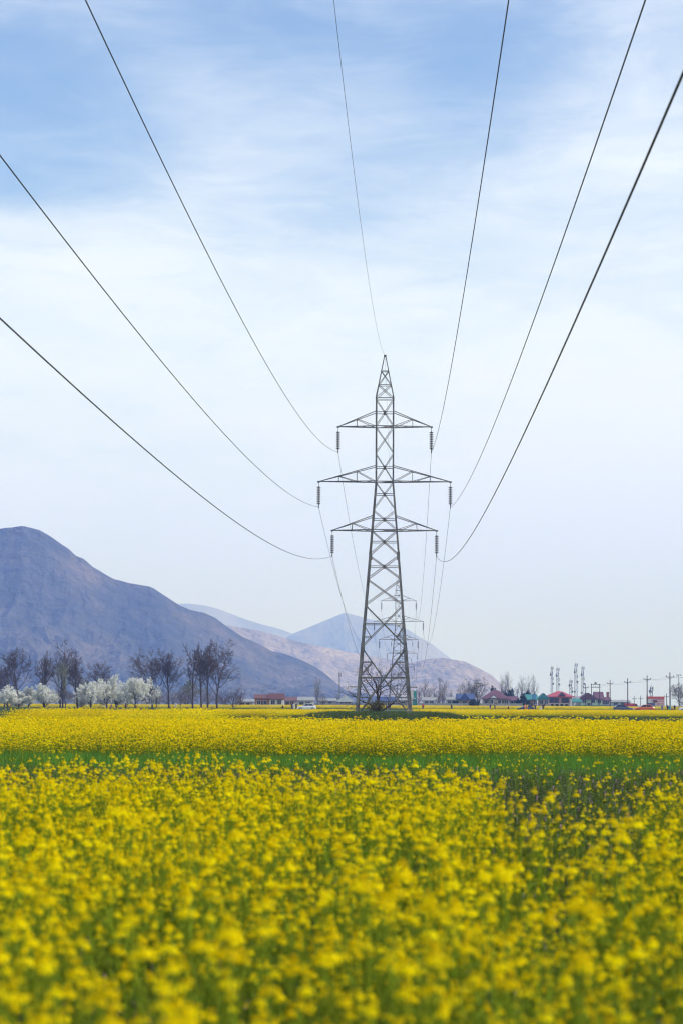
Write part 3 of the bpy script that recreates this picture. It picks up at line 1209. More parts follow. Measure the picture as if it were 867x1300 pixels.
# ------------------------------------------------------------------ trees
def grow(rnd, p, d, L, r, lvl, spec, segs):
    """recursive limb: appends (path, radii, level) to segs"""
    nseg = 5 if lvl < 2 else 3
    path, radii = [p.copy()], [r]
    q, dd = p.copy(), d.normalized()
    wig, up = spec['wig'][min(lvl, len(spec['wig']) - 1)], spec['up'][min(lvl, len(spec['up']) - 1)]
    rend = r * (spec.get('taper0', .6) if lvl == 0 else .45)
    for i in range(nseg):
        dd = (dd + Vector((rnd.uniform(-1, 1), rnd.uniform(-1, 1), rnd.uniform(-.6, .8))) * wig + Vector((0, 0, up))).normalized()
        q = q + dd * (L / nseg)
        path.append(q.copy())
        radii.append(r + (rend - r) * (i + 1) / nseg)
    segs.append((path, radii, lvl))
    if lvl >= spec['levels']:
        return
    nk = spec['kids'][min(lvl, len(spec['kids']) - 1)]
    t0 = spec['from'] if lvl == 0 else .25
    az = rnd.uniform(0, 6.28)
    for k in range(nk):
        t = t0 + (1 - t0) * (k + rnd.random() * .8) / nk if k < nk - 1 else 1.0
        t = min(t, 1.0)
        f = t * nseg
        i = min(int(f), nseg - 1)
        c = path[i].lerp(path[i + 1], f - i)
        ax = (path[i + 1] - path[i]).normalized()
        s1 = ax.cross(Vector((1, .2, 0))).normalized()
        s2 = ax.cross(s1)
        az += 2.4 + rnd.uniform(-.5, .5)
        an = math.radians(rnd.uniform(*spec['ang'][min(lvl, len(spec['ang']) - 1)]))
        if t >= 1:
            an *= .4
        nd = ax * math.cos(an) + (s1 * math.cos(az) + s2 * math.sin(az)) * math.sin(an)
        rr_ = radii[i] * rnd.uniform(.46, .66)
        LL = L * spec['ratio'][min(lvl, len(spec['ratio']) - 1)] * rnd.uniform(.7, 1.15) * (1.15 - .45 * t if lvl else 1.2 - .35 * t)
        grow(rnd, c, nd, LL, max(rr_, spec['rmin']), lvl + 1, spec, segs)


BARE = dict(levels=5, kids=[8, 5, 5, 4, 3], ratio=[.60, .56, .58, .58, .6], ang=[(24, 50), (26, 56), (28, 62), (28, 65), (28, 65)], wig=[.06, .10, .13, .17, .17], up=[.05, .20, .14, .07, .03], rmin=.03, **{'from': .42})
WIDE = {**BARE, 'ang': [(30, 60), (28, 58), (28, 62), (28, 65), (28, 65)], 'from': .34, 'ratio': [.66, .58, .58, .58, .6]}
SLIM = dict(levels=3, kids=[16, 6, 4], ratio=[.30, .5, .5], ang=[(18, 36), (20, 40), (20, 50)], wig=[.03, .08, .15], up=[.02, .2, .15], rmin=.02, taper0=.2, **{'from': .2})
SHRUB = dict(levels=3, kids=[9, 6, 5], ratio=[.9, .6, .55], ang=[(25, 65), (25, 55), (25, 60)], wig=[.08, .16, .22], up=[.03, .10, .06], rmin=.016, **{'from': .12})


def tree(name, label, px, Y, top, spec, seed, twig, bark=None, group=None, spread=1.0, lean=0.0, leaves=None, z0=0.0, r0=None, cat='tree', base=900):
    """height from the photo row of its top; parts trunk (with its limbs) and crown"""
    rnd = random.Random(seed)
    P = at(px, top, Y)
    h = P.z - z0
    x = gx(px, Y)
    segs = []
    L0 = h * spec.get('trunk', .58)
    grow(rnd, Vector((0, 0, 0)), Vector((lean, 0, 1)), L0, r0 or h * .016, 0, spec, segs)
    zmax = max(q.z for pth, _, _ in segs for q in pth)
    k = h / zmax
    tb, cb = MB(), MB()
    lf = []
    for pth, rad, lvl in segs:
        pth = [Vector((q.x * k * spread, q.y * k * spread, q.z * k)) for q in pth]
        if lvl <= 1:
            tb.tube(pth, rad, 6 if lvl == 0 else 5)
        else:
            cb.tube(pth, rad, 3, 0, cap=False)
        if leaves and lvl >= leaves.get('lvl', 2):
            lf.append(pth)
    tb.tube([(0, 0, -.3), (0, 0, .25)], [(r0 or h * .016) * 1.5, (r0 or h * .016) * 1.02], 7)
    o = empty(name, (x, Y, z0), 0, label, cat, group)
    tb.build('trunk', bark or M['bark'], o, smooth=True)
    mats = [twig]
    if leaves:
        mats.append(leaves['mat'])
        n, sz = leaves['n'], leaves['size']
        for pth in lf:
            for _ in range(n):
                i = rnd.randrange(len(pth) - 1)
                c = pth[i].lerp(pth[i + 1], rnd.random()) + Vector((rnd.gauss(0, 1), rnd.gauss(0, 1), rnd.gauss(0, 1))) * leaves.get('jit', .1)
                s = sz * rnd.uniform(.6, 1.3)
                R = Quaternion((rnd.gauss(0, 1), rnd.gauss(0, 1), rnd.gauss(0, 1), rnd.gauss(0, 1))).normalized().to_matrix()
                cb.add([c + R @ Vector(v) * s for v in ((-.5, -.3, 0), (.1, -.5, .12), (.5, .1, 0), (.0, .5, .15), (-.45, .25, .05))], [(0, 1, 2, 3, 4)], 1)
    cb.build('crown', mats, o)
    return o


# tall bare trees on the left
GB = 'tall bare trees among the blossom'
T = [
    (-12, 560, 832, BARE, 901, 'bare dark tree at the left edge of the row', 1.0, 0),
    (6, 575, 842, WIDE, 902, 'faint bare tree standing just inside the left edge', .9, .0),
    (25, 555, 821, BARE, 903, 'bare dark tree with one thick trunk, first tall one from the left', 1.0, -.03),
    (56, 560, 825, BARE, 904, 'bare narrow tree rising behind the second white blossom tree', .75, 0),
    (80, 565, 811, BARE, 905, 'tallest bare tree of the left cluster, beside the yellow green willow', .85, 0),
    (99, 555, 833, BARE, 906, 'bare tree with dense dark twigs right of the willow', .8, 0),
    (128, 600, 838, WIDE, 907, 'low wide bare crown showing above the pointed blossom tree', 1.0, 0),
    (194, 560, 821, WIDE, 908, 'bare tree leaning left with wide crown behind the last blossom tree', 1.15, -.05),
    (215, 562, 821, BARE, 909, 'upright bare tree with brown twigs right of the wide leaning one', .72, 0),
    (245, 556, 822, {**BARE, 'kids': [5, 4, 4, 4, 3], 'from': .45}, 910, 'thin forked bare tree with few twigs, narrowest of the row', .72, -.02),
    (256, 560, 814, {**BARE, 'from': .5}, 911, 'bare tree with slim trunk, left one of the close pair', .62, -.02),
    (264, 552, 813, {**BARE, 'from': .5}, 912, 'bare tree with slim trunk, right one of the close pair', .6, -.02),
    (276, 548, 810, {**WIDE, 'from': .34}, 913, 'bare tree with the widest reddish crown at the right end of the row', 1.3, .02),
]
for px, Y, top, spec, seed, lab, spread, lean in T:
    tree('bare_tree', lab, px, Y, top, spec, seed, M['twig'], group=GB, spread=spread * 1.2, lean=lean, r0=.21)
tree('willow_tree', 'yellow green willow with fine upright shoots left of the blossom trees', 77, 548, 838, {**SLIM, 'levels': 3, 'kids': [18, 7, 5], 'ratio': [.42, .5, .5]}, 921, M['twig_olive'], spread=1.1,
     leaves=dict(mat=M['haze_green'], n=1, size=.13, jit=.2), r0=.2)
tree('bare_tree', 'short grey leafless tree under the willow', 84, 540, 874, WIDE, 922, M['twig_grey'], group=GB, spread=1.2, r0=.12)

BL = dict(levels=3, kids=[10, 6, 5], ratio=[1.0, .6, .55], ang=[(25, 68), (25, 55), (25, 55)], wig=[.08, .14, .2], up=[.04, .12, .06], rmin=.02, trunk=.40, **{'from': .10})
GW = 'white blossom trees'
W = [(24, 562, 876, 926, 'low white blossom tree in the gap right of the round one', 1.1, 14), (160, 570, 870, 927, 'white blossom tree wedged between the low one and the fullest one', 1.0, 15),
     (104, 560, 878, 928, 'small low white blossom tree at the left end of the middle group', 1.1, 13),
     (-14, 545, 872, 930, 'white blossom tree cut by the left edge', 1.2, 15),
     (10, 552, 870, 931, 'round white blossom tree left of the first tall bare trunk', 1.25, 15),
     (37, 560, 872, 932, 'smaller white blossom tree directly right of the first tall trunk', 1.0, 14),
     (57, 548, 867, 933, 'broad white blossom tree beside the willow', 1.25, 16),
     (116, 552, 866, 934, 'wide white blossom tree at the left of the middle blossom group', 1.2, 16),
     (136, 556, 856, 935, 'white blossom tree with a pointed top spike', .82, 15),
     (148, 566, 868, 936, 'lower white blossom tree right of the pointed one', 1.0, 13),
     (172, 548, 860, 937, 'fullest white blossom tree, last dense one on the right', 1.15, 17)]
for px, Y, top, seed, lab, spread, n in W:
    tree('blossom_tree', lab, px, Y, top, BL, seed, M['twig_dark'], bark=M['twig_dark'], group=GW, spread=spread * 1.2, r0=.16,
         leaves=dict(mat=M['blossom'], n=n, size=.24, jit=.16))
tree('blossom_tree', 'thin sparse white blossom tree beside the leaning bare tree', 199, 552, 868, {**BL, 'kids': [6, 5, 4]}, 938, M['twig_grey'], group=GW, spread=.8, r0=.11,
     leaves=dict(mat=M['blossom'], n=4, size=.17, jit=.2))

# purple leafless orchard behind them
rnd = random.Random(5)
for i in range(15):
    px = 186 + i * 8.6 + rnd.uniform(-3, 3)
    tree('orchard_tree', 'low purplish leafless orchard tree in the thicket behind the tall bare trees', px, 640 + rnd.uniform(-25, 40), rnd.uniform(868, 880), SHRUB, 940 + i, M['twig_purple'], group='leafless orchard trees', spread=1.15, r0=.11)
tree('orchard_tree', 'reddish spreading leafless tree at the right foot of the widest bare crown', 296, 560, 867, {**SHRUB, 'ang': [(45, 85), (25, 60), (25, 60)]}, 956, M['twig'], spread=1.15, r0=.14)
rnd = random.Random(8)
for i in range(7):
    tree('orchard_tree', 'dark leafless tree low among the left blossom trunks', 4 + i * 24 + rnd.uniform(-6, 6), 620 + rnd.uniform(-20, 30), rnd.uniform(874, 883), SHRUB, 960 + i, M['twig_purple'], group='leafless trees behind the blossom', spread=1.2, r0=.1)
rnd = random.Random(9)
for i, (px, top) in enumerate([(238, 862), (110, 858), (190, 863)]):
    tree('leafing_tree', ['pale green leafing tree behind the thin forked bare tree', 'pale green leafing tree behind the middle blossom group', 'pale green leafing tree behind the leaning bare tree'][i],
         px, 690, top, SHRUB, 970 + i, M['twig_grey'], spread=1.2, r0=.15, leaves=dict(mat=M['haze_green'], n=3, size=.3, jit=.3))

# tree and bush at the foot of the nearest pylon
NT = {**WIDE, 'kids': [7, 6, 5, 4], 'from': .2, 'trunk': .45, 'ang': [(40, 72), (25, 60), (25, 60), (25, 60)], 'up': [.03, .09, .06, .03], 'rmin': .008, 'wig': [.1, .2, .28, .3], 'levels': 4}
tree('bare_tree', 'gnarled dark bare tree spreading behind the legs of the nearest pylon', 482, 201, 836, NT, 982, M['twig_dark'], bark=M['twig_dark'], spread=1.25, r0=.13, z0=.05, lean=-.12)
BU = {**SHRUB, 'kids': [16, 7, 5], 'from': .02, 'ang': [(10, 60), (20, 50), (20, 55)], 'trunk': .3, 'rmin': .007, 'ratio': [2.2, .5, .5]}
tree('bush', 'olive brown twiggy bush at the foot of the nearest pylon', 478, 192.4, 884, BU, 983, M['twig_olive'], spread=1.5, r0=.05, z0=.45, cat='bush',
     leaves=dict(mat=M['dry_leaf'], n=2, size=.06, jit=.08))

# middle and right: slender bare trees
S = [(403, 720, 856, 'thin bare poplar beside the white car'), (410, 760, 876, 'low bare bush tree right of the thin poplar by the white car')]
for i, (px, Y, top, lab) in enumerate(S):
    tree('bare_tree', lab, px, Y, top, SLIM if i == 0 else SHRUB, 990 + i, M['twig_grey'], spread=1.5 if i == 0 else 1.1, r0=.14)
GP = 'bare trees between the pylon and the houses'
rnd = random.Random(12)
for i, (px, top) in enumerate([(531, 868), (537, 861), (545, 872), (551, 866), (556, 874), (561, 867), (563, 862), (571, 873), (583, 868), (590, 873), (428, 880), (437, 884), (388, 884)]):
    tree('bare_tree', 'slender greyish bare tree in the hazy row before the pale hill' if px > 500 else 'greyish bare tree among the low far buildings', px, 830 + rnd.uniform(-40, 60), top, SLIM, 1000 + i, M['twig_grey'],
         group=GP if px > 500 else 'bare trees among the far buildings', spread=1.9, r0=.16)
tree('leafing_tree', 'big round olive tree left of the house with the purple hipped roof', 607, 850, 858, SHRUB, 1020, M['twig_grey'], spread=1.05, r0=.25, leaves=dict(mat=M['haze_green'], n=4, size=.24, jit=.4))
tree('leafing_tree', 'smaller olive tree behind the blue roofed house', 598, 870, 868, SHRUB, 1021, M['twig_grey'], spread=1.0, r0=.2, leaves=dict(mat=M['haze_green'], n=3, size=.24, jit=.4))
GQ = 'bare poplars behind the purple roof'
for i, (px, top, lab) in enumerate([(635, 855, 'bare poplar nearest to the purple hipped roof'), (640, 852, 'bare poplar with a broad top over the purple roof'), (645.5, 850, 'tallest bare poplar of the group behind the purple roof'),
                                    (655, 866, 'short bare poplar in the gap of the poplar row'), (661, 855, 'bare poplar with a dense narrow crown above the dark round tree'), (666, 865, 'thin low poplar between the two denser ones'),
                                    (671.5, 855, 'wispy bare poplar above the teal roofs'), (679, 855, 'last bare poplar of the row above the teal gable')]):
    tree('poplar_tree', lab, px, 1000, top, SLIM, 1030 + i, M['twig_grey'], group=GQ, spread=1.25, r0=.2)
EV = dict(levels=3, kids=[9, 6, 5], ratio=[.7, .6, .55], ang=[(30, 75), (25, 60), (25, 60)], wig=[.05, .14, .2], up=[.03, .05, .03], rmin=.02, trunk=.6, **{'from': .15})
for px, Y, top, spread, lab in [(646, 880, 874, 1.0, 'dark evergreen tree behind the right end of the purple roof'), (662, 800, 882, 1.15, 'round dark evergreen left of the teal roofs'),
                                (669, 860, 876, .6, 'pointed dark evergreen before the teal roofs'), (626, 900, 870, .5, 'small pointed evergreen above the purple roof'), (602, 770, 888, 1.1, 'low green shrub tree right of the blue roofed house'),
                                (577, 775, 890, 1.0, 'low green shrub left of the blue roofed house')]:
    tree('evergreen_tree', lab, px, Y, top, EV, int(px), M['twig_dark'], spread=spread, r0=.16, leaves=dict(mat=M['evergreen'], n=6, size=.34, jit=.2))
tree('bare_tree', 'grey bare tree at the right edge behind the street poles', 862, 800, 866, WIDE, 1050, M['twig_grey'], spread=1.3, r0=.2)
tree('bare_tree', 'purplish bare tree low at the right edge', 868, 700, 876, SHRUB, 1051, M['twig_purple'], spread=1.3, r0=.15)
tree('bush', 'small dark bush alone in the grass right of the pylon', 578.5, 330, 903, BU, 1052, M['twig_dark'], spread=1.6, r0=.04, cat='bush', leaves=dict(mat=M['evergreen'], n=2, size=.1, jit=.06))


# ------------------------------------------------------------------ buildings
def window(b_parent, x, y, z, w, h, frame):
    f = MB()
    for dx, dz, ww, hh in ((0, h / 2, w + .16, .1), (0, -h / 2, w + .16, .1), (-w / 2, 0, .1, h - .1), (w / 2, 0, .1, h - .1), (0, 0, .05, h - .1)):
        f.box((x + dx, y - .05, z + dz), (ww, .12, hh))
    o = f.build('window', frame, b_parent)
    p = MB()
    p.box((x, y - .015, z), (w - .1, .04, h - .1))
    p.build('pane', M['glass'], o)


def roof_mb(x0, x1, y0, y1, z, h, kind, ov=.45):
    """pitched roof: gable_x (ridge along x), gable_y (ridge along y), hip, shed"""
    b = MB()
    a0, a1, c0, c1 = x0 - ov, x1 + ov, y0 - ov, y1 + ov
    xm, ym = (a0 + a1) / 2, (c0 + c1) / 2
    z0 = z - .10
    if kind == 'gable_x':
        v = [(a0, c0, z0), (a1, c0, z0), (a1, c1, z0), (a0, c1, z0), (a0, ym, z + h), (a1, ym, z + h)]
        f = [(0, 1, 5, 4), (2, 3, 4, 5), (0, 4, 3), (1, 2, 5), (0, 3, 2, 1)]
    elif kind == 'gable_y':
        v = [(a0, c0, z0), (a1, c0, z0), (a1, c1, z0), (a0, c1, z0), (xm, c0, z + h), (xm, c1, z + h)]
        f = [(0, 4, 5, 3), (1, 2, 5, 4), (0, 1, 4), (2, 3, 5), (0, 3, 2, 1)]
    elif kind == 'hip':
        r = min((a1 - a0), (c1 - c0)) * .42
        v = [(a0, c0, z0), (a1, c0, z0), (a1, c1, z0), (a0, c1, z0), (a0 + r, ym, z + h), (a1 - r, ym, z + h)]
        f = [(0, 1, 5, 4), (2, 3, 4, 5), (0, 4, 3), (1, 2, 5), (0, 3, 2, 1)]
    else:
        v = [(a0, c0, z0), (a1, c0, z0), (a1, c1, z0 + h), (a0, c1, z0 + h), (a0, c0, z0 + .15), (a1, c0, z0 + .15), (a1, c1, z0 + h + .15), (a0, c1, z0 + h + .15)]
        f = [(0, 3, 2, 1), (4, 5, 6, 7), (0, 1, 5, 4), (1, 2, 6, 5), (2, 3, 7, 6), (3, 0, 4, 7)]
    b.add(v, f)
    b.box((xm, c0 - .04, z0 - .02), (a1 - a0 + .06, .08, .22))       # eaves board
    return b


class House:
    def __init__(s, name, label, px0, px1, Y, cat='house', group=None):
        s.x0, s.x1, s.Y = gx(px0, Y), gx(px1, Y), Y
        s.cx = (s.x0 + s.x1) / 2
        s.k = Y / F                                        # metres per photo pixel there
        s.root = empty(name, (s.cx, Y, 0), 0, label, cat, group)

    def z(s, py, px=None):
        return at(px if px is not None else 433.5 + s.cx / s.k, py, s.Y).z

    def lx(s, px):
        return gx(px, s.Y) - s.cx

    def vol(s, px0, px1, ytop, depth, wm, dy=0, zb=0.0, name='wall', top=None):
        x0, x1 = s.lx(px0), s.lx(px1)
        zt = s.z(ytop) if top is None else top
        b = MB()
        b.box(((x0 + x1) / 2, dy + depth / 2, (zb + zt) / 2 - .1), (x1 - x0, depth, zt - zb + .2))
        b.build(name, wm, s.root)
        return x0, x1, dy, dy + depth, zt

    def gable(s, px0, px1, yeave, yridge, wm, dy, th=.25):
        x0, x1 = s.lx(px0), s.lx(px1)
        z0, z1 = s.z(yeave) + .02, s.z(yridge) - .12
        b = MB()
        b.prism_y([(x0 + .05, z0), (x1 - .05, z0), ((x0 + x1) / 2, z1)], dy - .28, dy - .03)
        b.build('gable_wall', wm, s.root)

    def roof(s, box, yridge, kind, rm, ov=.45, name='roof'):
        x0, x1, y0, y1, z = box
        o = roof_mb(x0, x1, y0, y1, z, max(.3, s.z(yridge) - z), kind, ov).build(name, rm, s.root)
        return o

    def win(s, px, py, w, h, dy=0, fm=None):
        window(s.root, s.lx(px), dy, s.z(py), w, h, fm or paint('frame_white', (.7, .7, .68)))

    def door(s, px, w, h, dy=0, col=None):
        b = MB()
        b.box((s.lx(px), dy - .03, h / 2), (w, .1, h))
        o = b.build('door', col or paint('door_brown', (.12, .07, .05)), s.root)
        k = MB()
        k.box((s.lx(px) + w * .35, dy - .12, h * .48), (.05, .08, .14))
        k.build('handle', M['rim'], o)


WH, CR, GR = paint('plaster_white', (.62, .62, .60), bump=.05), paint('plaster_cream', (.55, .50, .40)), paint('plaster_grey', (.36, .36, .36))
BG = paint('plaster_beige', (.45, .38, .30))
ORA, PINKW, BRK = paint('plaster_orange', (.42, .19, .11)), paint('plaster_pink', (.52, .30, .27)), paint('brick_red', (.33, .14, .10), scale=2)
LG = paint('plaster_green', (.46, .60, .42))
MAR, PUR, RED, TEAL, BLU, GRR, WHR = (paint('roof_maroon', (.12, .05, .055)), paint('roof_purple', (.13, .06, .09)), paint('roof_rose', (.38, .08, .11)), paint('roof_teal', (.045, .21, .205)),
                                      paint('roof_blue', (.05, .08, .20)), paint('roof_grey', (.28, .29, .31)), paint('roof_white', (.66, .68, .70)))

# left of the pylon
h = House('house', 'small house with orange wall and white wing under red roofs', 322, 361, 655)
q = h.vol(324, 342, 886.5, 7, ORA)
h.roof(q, 881.5, 'gable_x', paint('roof_dull_red', (.15, .07, .065)), .35)
q = h.vol(342.3, 360, 887, 6.5, WH, dy=-.8)
h.roof(q, 880.2, 'gable_x', MAR, .3)
h.win(329, 892, 1.0, 1.1), h.win(337, 892, 1.0, 1.1), h.win(347, 891.5, 1.1, 1.2, -.8), h.win(355, 891.5, 1.1, 1.2, -.8)
h.door(333, 1.0, 2.1)
h = House('house', 'low pale house with a brown roof right of the orange one', 361, 376, 720)
q = h.vol(361.5, 375.5, 889.5, 6, BG)
h.roof(q, 884.5, 'gable_x', paint('roof_brown', (.16, .09, .09))), h.win(365, 893, 1.2, 1.1), h.win(371, 893, 1.2, 1.1), h.door(368, .9, 2)
h = House('shed', 'long low grey white shed behind the white car', 377, 398, 740, 'shed')
q = h.vol(377, 398, 889, 6, WH)
h.roof(q, 884.5, 'gable_x', GRR), h.win(383, 893, 1.4, 1.0), h.win(391, 893, 1.4, 1.0)
h = House('shed', 'grey shed low at the left behind the bare thicket', 303, 321, 700, 'shed')
q = h.vol(303, 321, 890.5, 6, GR)
h.roof(q, 887, 'gable_x', GRR), h.win(308, 894, 1.2, 1.0), h.win(315, 894, 1.2, 1.0)
h = House('house', 'house with a white gable front left of the nearest pylon', 427, 450, 790)
q = h.vol(429.5, 447.5, 890, 8, GR)
h.roof(q, 882, 'gable_y', WHR, .7)
h.win(434, 893.5, 1.2, 1.2, 0), h.win(443, 893.5, 1.2, 1.2, 0), h.door(438.5, 1.1, 2.1)
h = House('shed', 'brownish low building left of the white gable', 405, 426, 800, 'shed')
q = h.vol(405, 426, 889.5, 7, BG)
h.roof(q, 886.5, 'gable_x', GRR), h.win(411, 893, 1.3, 1.1), h.win(419, 893, 1.3, 1.1)
h = House('shed', 'shed with a dark blue roof seen between the pylon legs', 476, 503, 760, 'shed')
q = h.vol(478, 501, 890, 7, GR)
h.roof(q, 884.5, 'gable_x', BLU), h.win(484, 894, 1.3, 1.1), h.win(494, 894, 1.3, 1.1)
h = House('shed', 'low pinkish building right behind the pylon leg', 503, 519, 770, 'shed')
q = h.vol(504, 518, 889, 6, PINKW)
h.roof(q, 885.5, 'gable_x', GRR), h.win(511, 893, 1.3, 1.1)
# teal kiosk
h = House('kiosk', 'teal and white roadside kiosk just right of the pylon leg', 519.5, 530, 720, 'kiosk')
h.vol(521, 523.8, 876, .8, WH, name='white_panel')
h.vol(524, 529, 887, 2.2, TEAL, dy=-.4)
b = MB()
b.box((h.lx(526.5), .3, h.z(881.5)), (h.lx(528) - h.lx(525), .5, h.z(877) - h.z(886)))
b.build('sign_panel', paint('sign_teal', (.04, .33, .30)), h.root)
b = MB()
for px in (524.8, 528.6):
    b.tube([(h.lx(px), .7, 0), (h.lx(px), .7, h.z(876))], .09, 6)
b.build('frame', M['steel'], h.root)
h = House('house', 'pale low house left of the blue roofed one', 536, 552, 800)
q = h.vol(537, 551.5, 889, 7, WH)
h.roof(q, 885, 'gable_x', GRR), h.win(541, 892.5, 1.3, 1.2), h.win(547.5, 892.5, 1.3, 1.2)
h = House('house', 'white walled house adjoining the blue roofed one on its left', 566, 579, 815)
q = h.vol(567, 579, 888, 7, WH)
h.roof(q, 884.5, 'gable_x', GRR), h.win(570, 892, 1.2, 1.2), h.win(575.5, 892, 1.2, 1.2)
h = House('house', 'brown walled house under a dark blue gabled roof', 579, 603, 790)
q = h.vol(581, 601, 887.5, 9, BG)
h.roof(q, 880.5, 'gable_x', BLU)
q = h.vol(584, 593.5, 888, 3, paint('plaster_tan', (.38, .29, .22)), dy=-3.2)
h.roof(q, 880, 'gable_y', BLU, .6)
h.win(598, 892, 1.3, 1.3), h.win(588.5, 892, 1.5, 1.2, -3.2)
h = House('house', 'large cream house under a wide purple hipped roof', 611, 648, 800)
q = h.vol(614, 645, 887, 10, CR)
h.roof(q, 876, 'hip', PUR, .8)
q = h.vol(620.5, 630, 886.5, 2.6, CR, dy=-2.8)
h.roof(q, 881.5, 'gable_y', PUR, .5)
h.gable(620.5, 630, 886.5, 882.3, WH, -3.3)
for px in (616.5, 634, 638, 642.5):
    h.win(px, 891.5, 1.2, 1.5)
h.win(623, 891, 1.0, 1.4, -2.8), h.door(627.5, 1.1, 2.2, -2.8)
h = House('house', 'cream annex with a low purple roof right of the large hipped one', 645, 656, 815)
q = h.vol(646, 656, 889, 7, CR)
h.roof(q, 884, 'gable_x', PUR), h.win(649, 892.5, 1.1, 1.3), h.win(653, 892.5, 1.1, 1.3)
h = House('house', 'pink brick house with a teal roof and a blue tarpaulin', 667, 682, 830)
q = h.vol(668, 681, 888, 7, BRK)
h.roof(q, 881.5, 'gable_x', TEAL)
b = MB()
b.box((h.lx(677), -.65, (h.z(881) + h.z(888)) / 2), (1.2, .12, h.z(881) - h.z(888)))
b.build('tarpaulin', paint('tarp_blue', (.10, .28, .5)), h.root)
h.win(670.5, 892, 1.1, 1.3), h.win(679, 892, 1.1, 1.3), h.door(674.5, 1.1, 2.1)
h = House('house', 'beige house with a teal gabled roof left of the rose roof', 683, 697, 835)
q = h.vol(684.5, 695.5, 887, 8, BG)
h.roof(q, 880, 'gable_y', TEAL, .6)
h.win(687, 891.5, 1.1, 1.3), h.win(693, 891.5, 1.1, 1.3), h.door(690, 1.0, 2.1)
h = House('house', 'two storey pink house under a bright rose red hipped roof', 694, 732, 850)
q = h.vol(696, 726, 884.3, 10, PINKW)
h.roof(q, 877.5, 'hip', RED, 1.0)
b = roof_mb(h.lx(709), h.lx(717), -.6, 4, h.z(882.3), 1.0, 'gable_y', .1)
b.build('dormer', paint('dormer_dark', (.09, .06, .08)), h.root)
h.vol(722.5, 730, 887.5, 5, WH, dy=-2.0, name='annex_wall')
b = MB()
b.box((h.lx(709), -1.2, h.z(893.3)), (h.lx(723) - h.lx(696), 2.2, .25))
b.build('balcony', CR, h.root)
for px in (697, 703, 709, 715, 721.5):
    b = MB()
    b.box((h.lx(px), -2.1, h.z(893.3) / 2), (.4, .4, h.z(893.3) - .25))
    b.build('pillar', CR, h.root)
for px in (700, 706, 715, 718.5):
    h.win(px, 889.2, 1.5, 1.6, 0, paint('frame_dark', (.15, .1, .1)))
for px in (700, 706, 712, 718):
    h.win(px, 896.3, 1.2, 1.5, 0, paint('frame_dark', (.15, .1, .1)))
h = House('canopy', 'small teal canopy on posts right of the rose roofed house', 726, 737, 800, 'canopy')
b = roof_mb(h.lx(726.5), h.lx(736), -2, 2, h.z(891), h.z(887) - h.z(891), 'shed', .2)
b.build('roof', TEAL, h.root)
for px in (727, 735.5):
    for dy in (-1.8, 1.8):
        b = MB()
        b.tube([(h.lx(px), dy, 0), (h.lx(px), dy, h.z(891) + (.5 if dy > 0 else -.1))], .09, 6)
        b.build('post', M['steel'], h.root)
h = House('house', 'light green house with a dark purple roof by the electric frame', 731, 766, 850)
q = h.vol(736, 757, 887, 9, LG)
h.roof(q, 879.5, 'gable_y', PUR, .5)
h.gable(736, 757, 887, 880.6, LG, -.06)
q = h.vol(757.3, 764, 887, 8, LG, dy=.6)
h.roof(q, 878, 'gable_x', PUR, .8)
q = h.vol(730, 735.7, 888.5, 6, GR, dy=.5)
h.roof(q, 884, 'gable_x', GRR, .3)
h.win(741, 889.5, 1.3, 1.6), h.win(747, 886.5, 1.1, 1.2, -.34), h.win(752.5, 889.5, 1.3, 1.6), h.win(760.5, 890.5, 1.2, 1.4, .6), h.door(747, 1.1, 2.2)
h = House('house', 'grey house with a brick chimney right of the light green one', 763, 775, 865)
q = h.vol(764, 774, 889, 7, GR)
o = h.roof(q, 885, 'gable_x', PUR)
b = MB()
b.box((h.lx(772.5), 4, (h.z(886) + h.z(879.5)) / 2), (.9, .9, h.z(879.5) - h.z(888)))
b.box((h.lx(772.5), 4, h.z(879.5) + .08), (1.1, 1.1, .16))
b.build('chimney', BRK, o)
h.win(766.5, 892, 1.1, 1.3), h.win(770.5, 892, 1.1, 1.3)
h = House('shed', 'white low building behind the two parked hatchbacks', 774, 800, 880, 'shed')
q = h.vol(775, 799, 891, 7, WH)
h.roof(q, 888.5, 'gable_x', GRR), h.win(781, 894, 1.5, 1.1), h.win(790, 894, 1.5, 1.1)


def wall(label, px0, px1, Y, ytop, m, m2=None, name='wall', posts=8):
    x0, x1 = gx(px0, Y), gx(px1, Y)
    zt = at((px0 + px1) / 2, ytop, Y).z
    r = empty(name, ((x0 + x1) / 2, Y, 0), 0, label, name)
    w = x1 - x0
    b = MB()
    b.box((0, 0, zt / 2 - .05), (w, .22, zt + .1))
    b.build('panel', m2 or m, r)
    b = MB()
    b.box((0, 0, zt + .07), (w + .1, .32, .1))
    b.build('coping', m, r)
    if m2:
        b = MB()
        b.box((0, -.13, zt * .72), (w, .05, zt * .5))
        b.build('board', m, r)
    for k in range(posts + 1):
        b = MB()
        b.box((-w / 2 + w * k / posts, 0, zt / 2 + .1), (.34, .36, zt + .28))
        b.build('post', m, r)
    return r


wall('long grey compound wall along the fields left of the pylon', 336, 462, 775, 893.5, GR, posts=14)
wall('long grey compound wall between the pylon and the cream house', 503, 662, 770, 893.2, GR, posts=18)
wall('teal and white fence under the light green house', 730, 779, 770, 896.0, TEAL, WH, 'fence', 9)
wall('pale wall below the billboard at the right', 806, 868, 780, 896.5, WH, None, 'wall', 8)


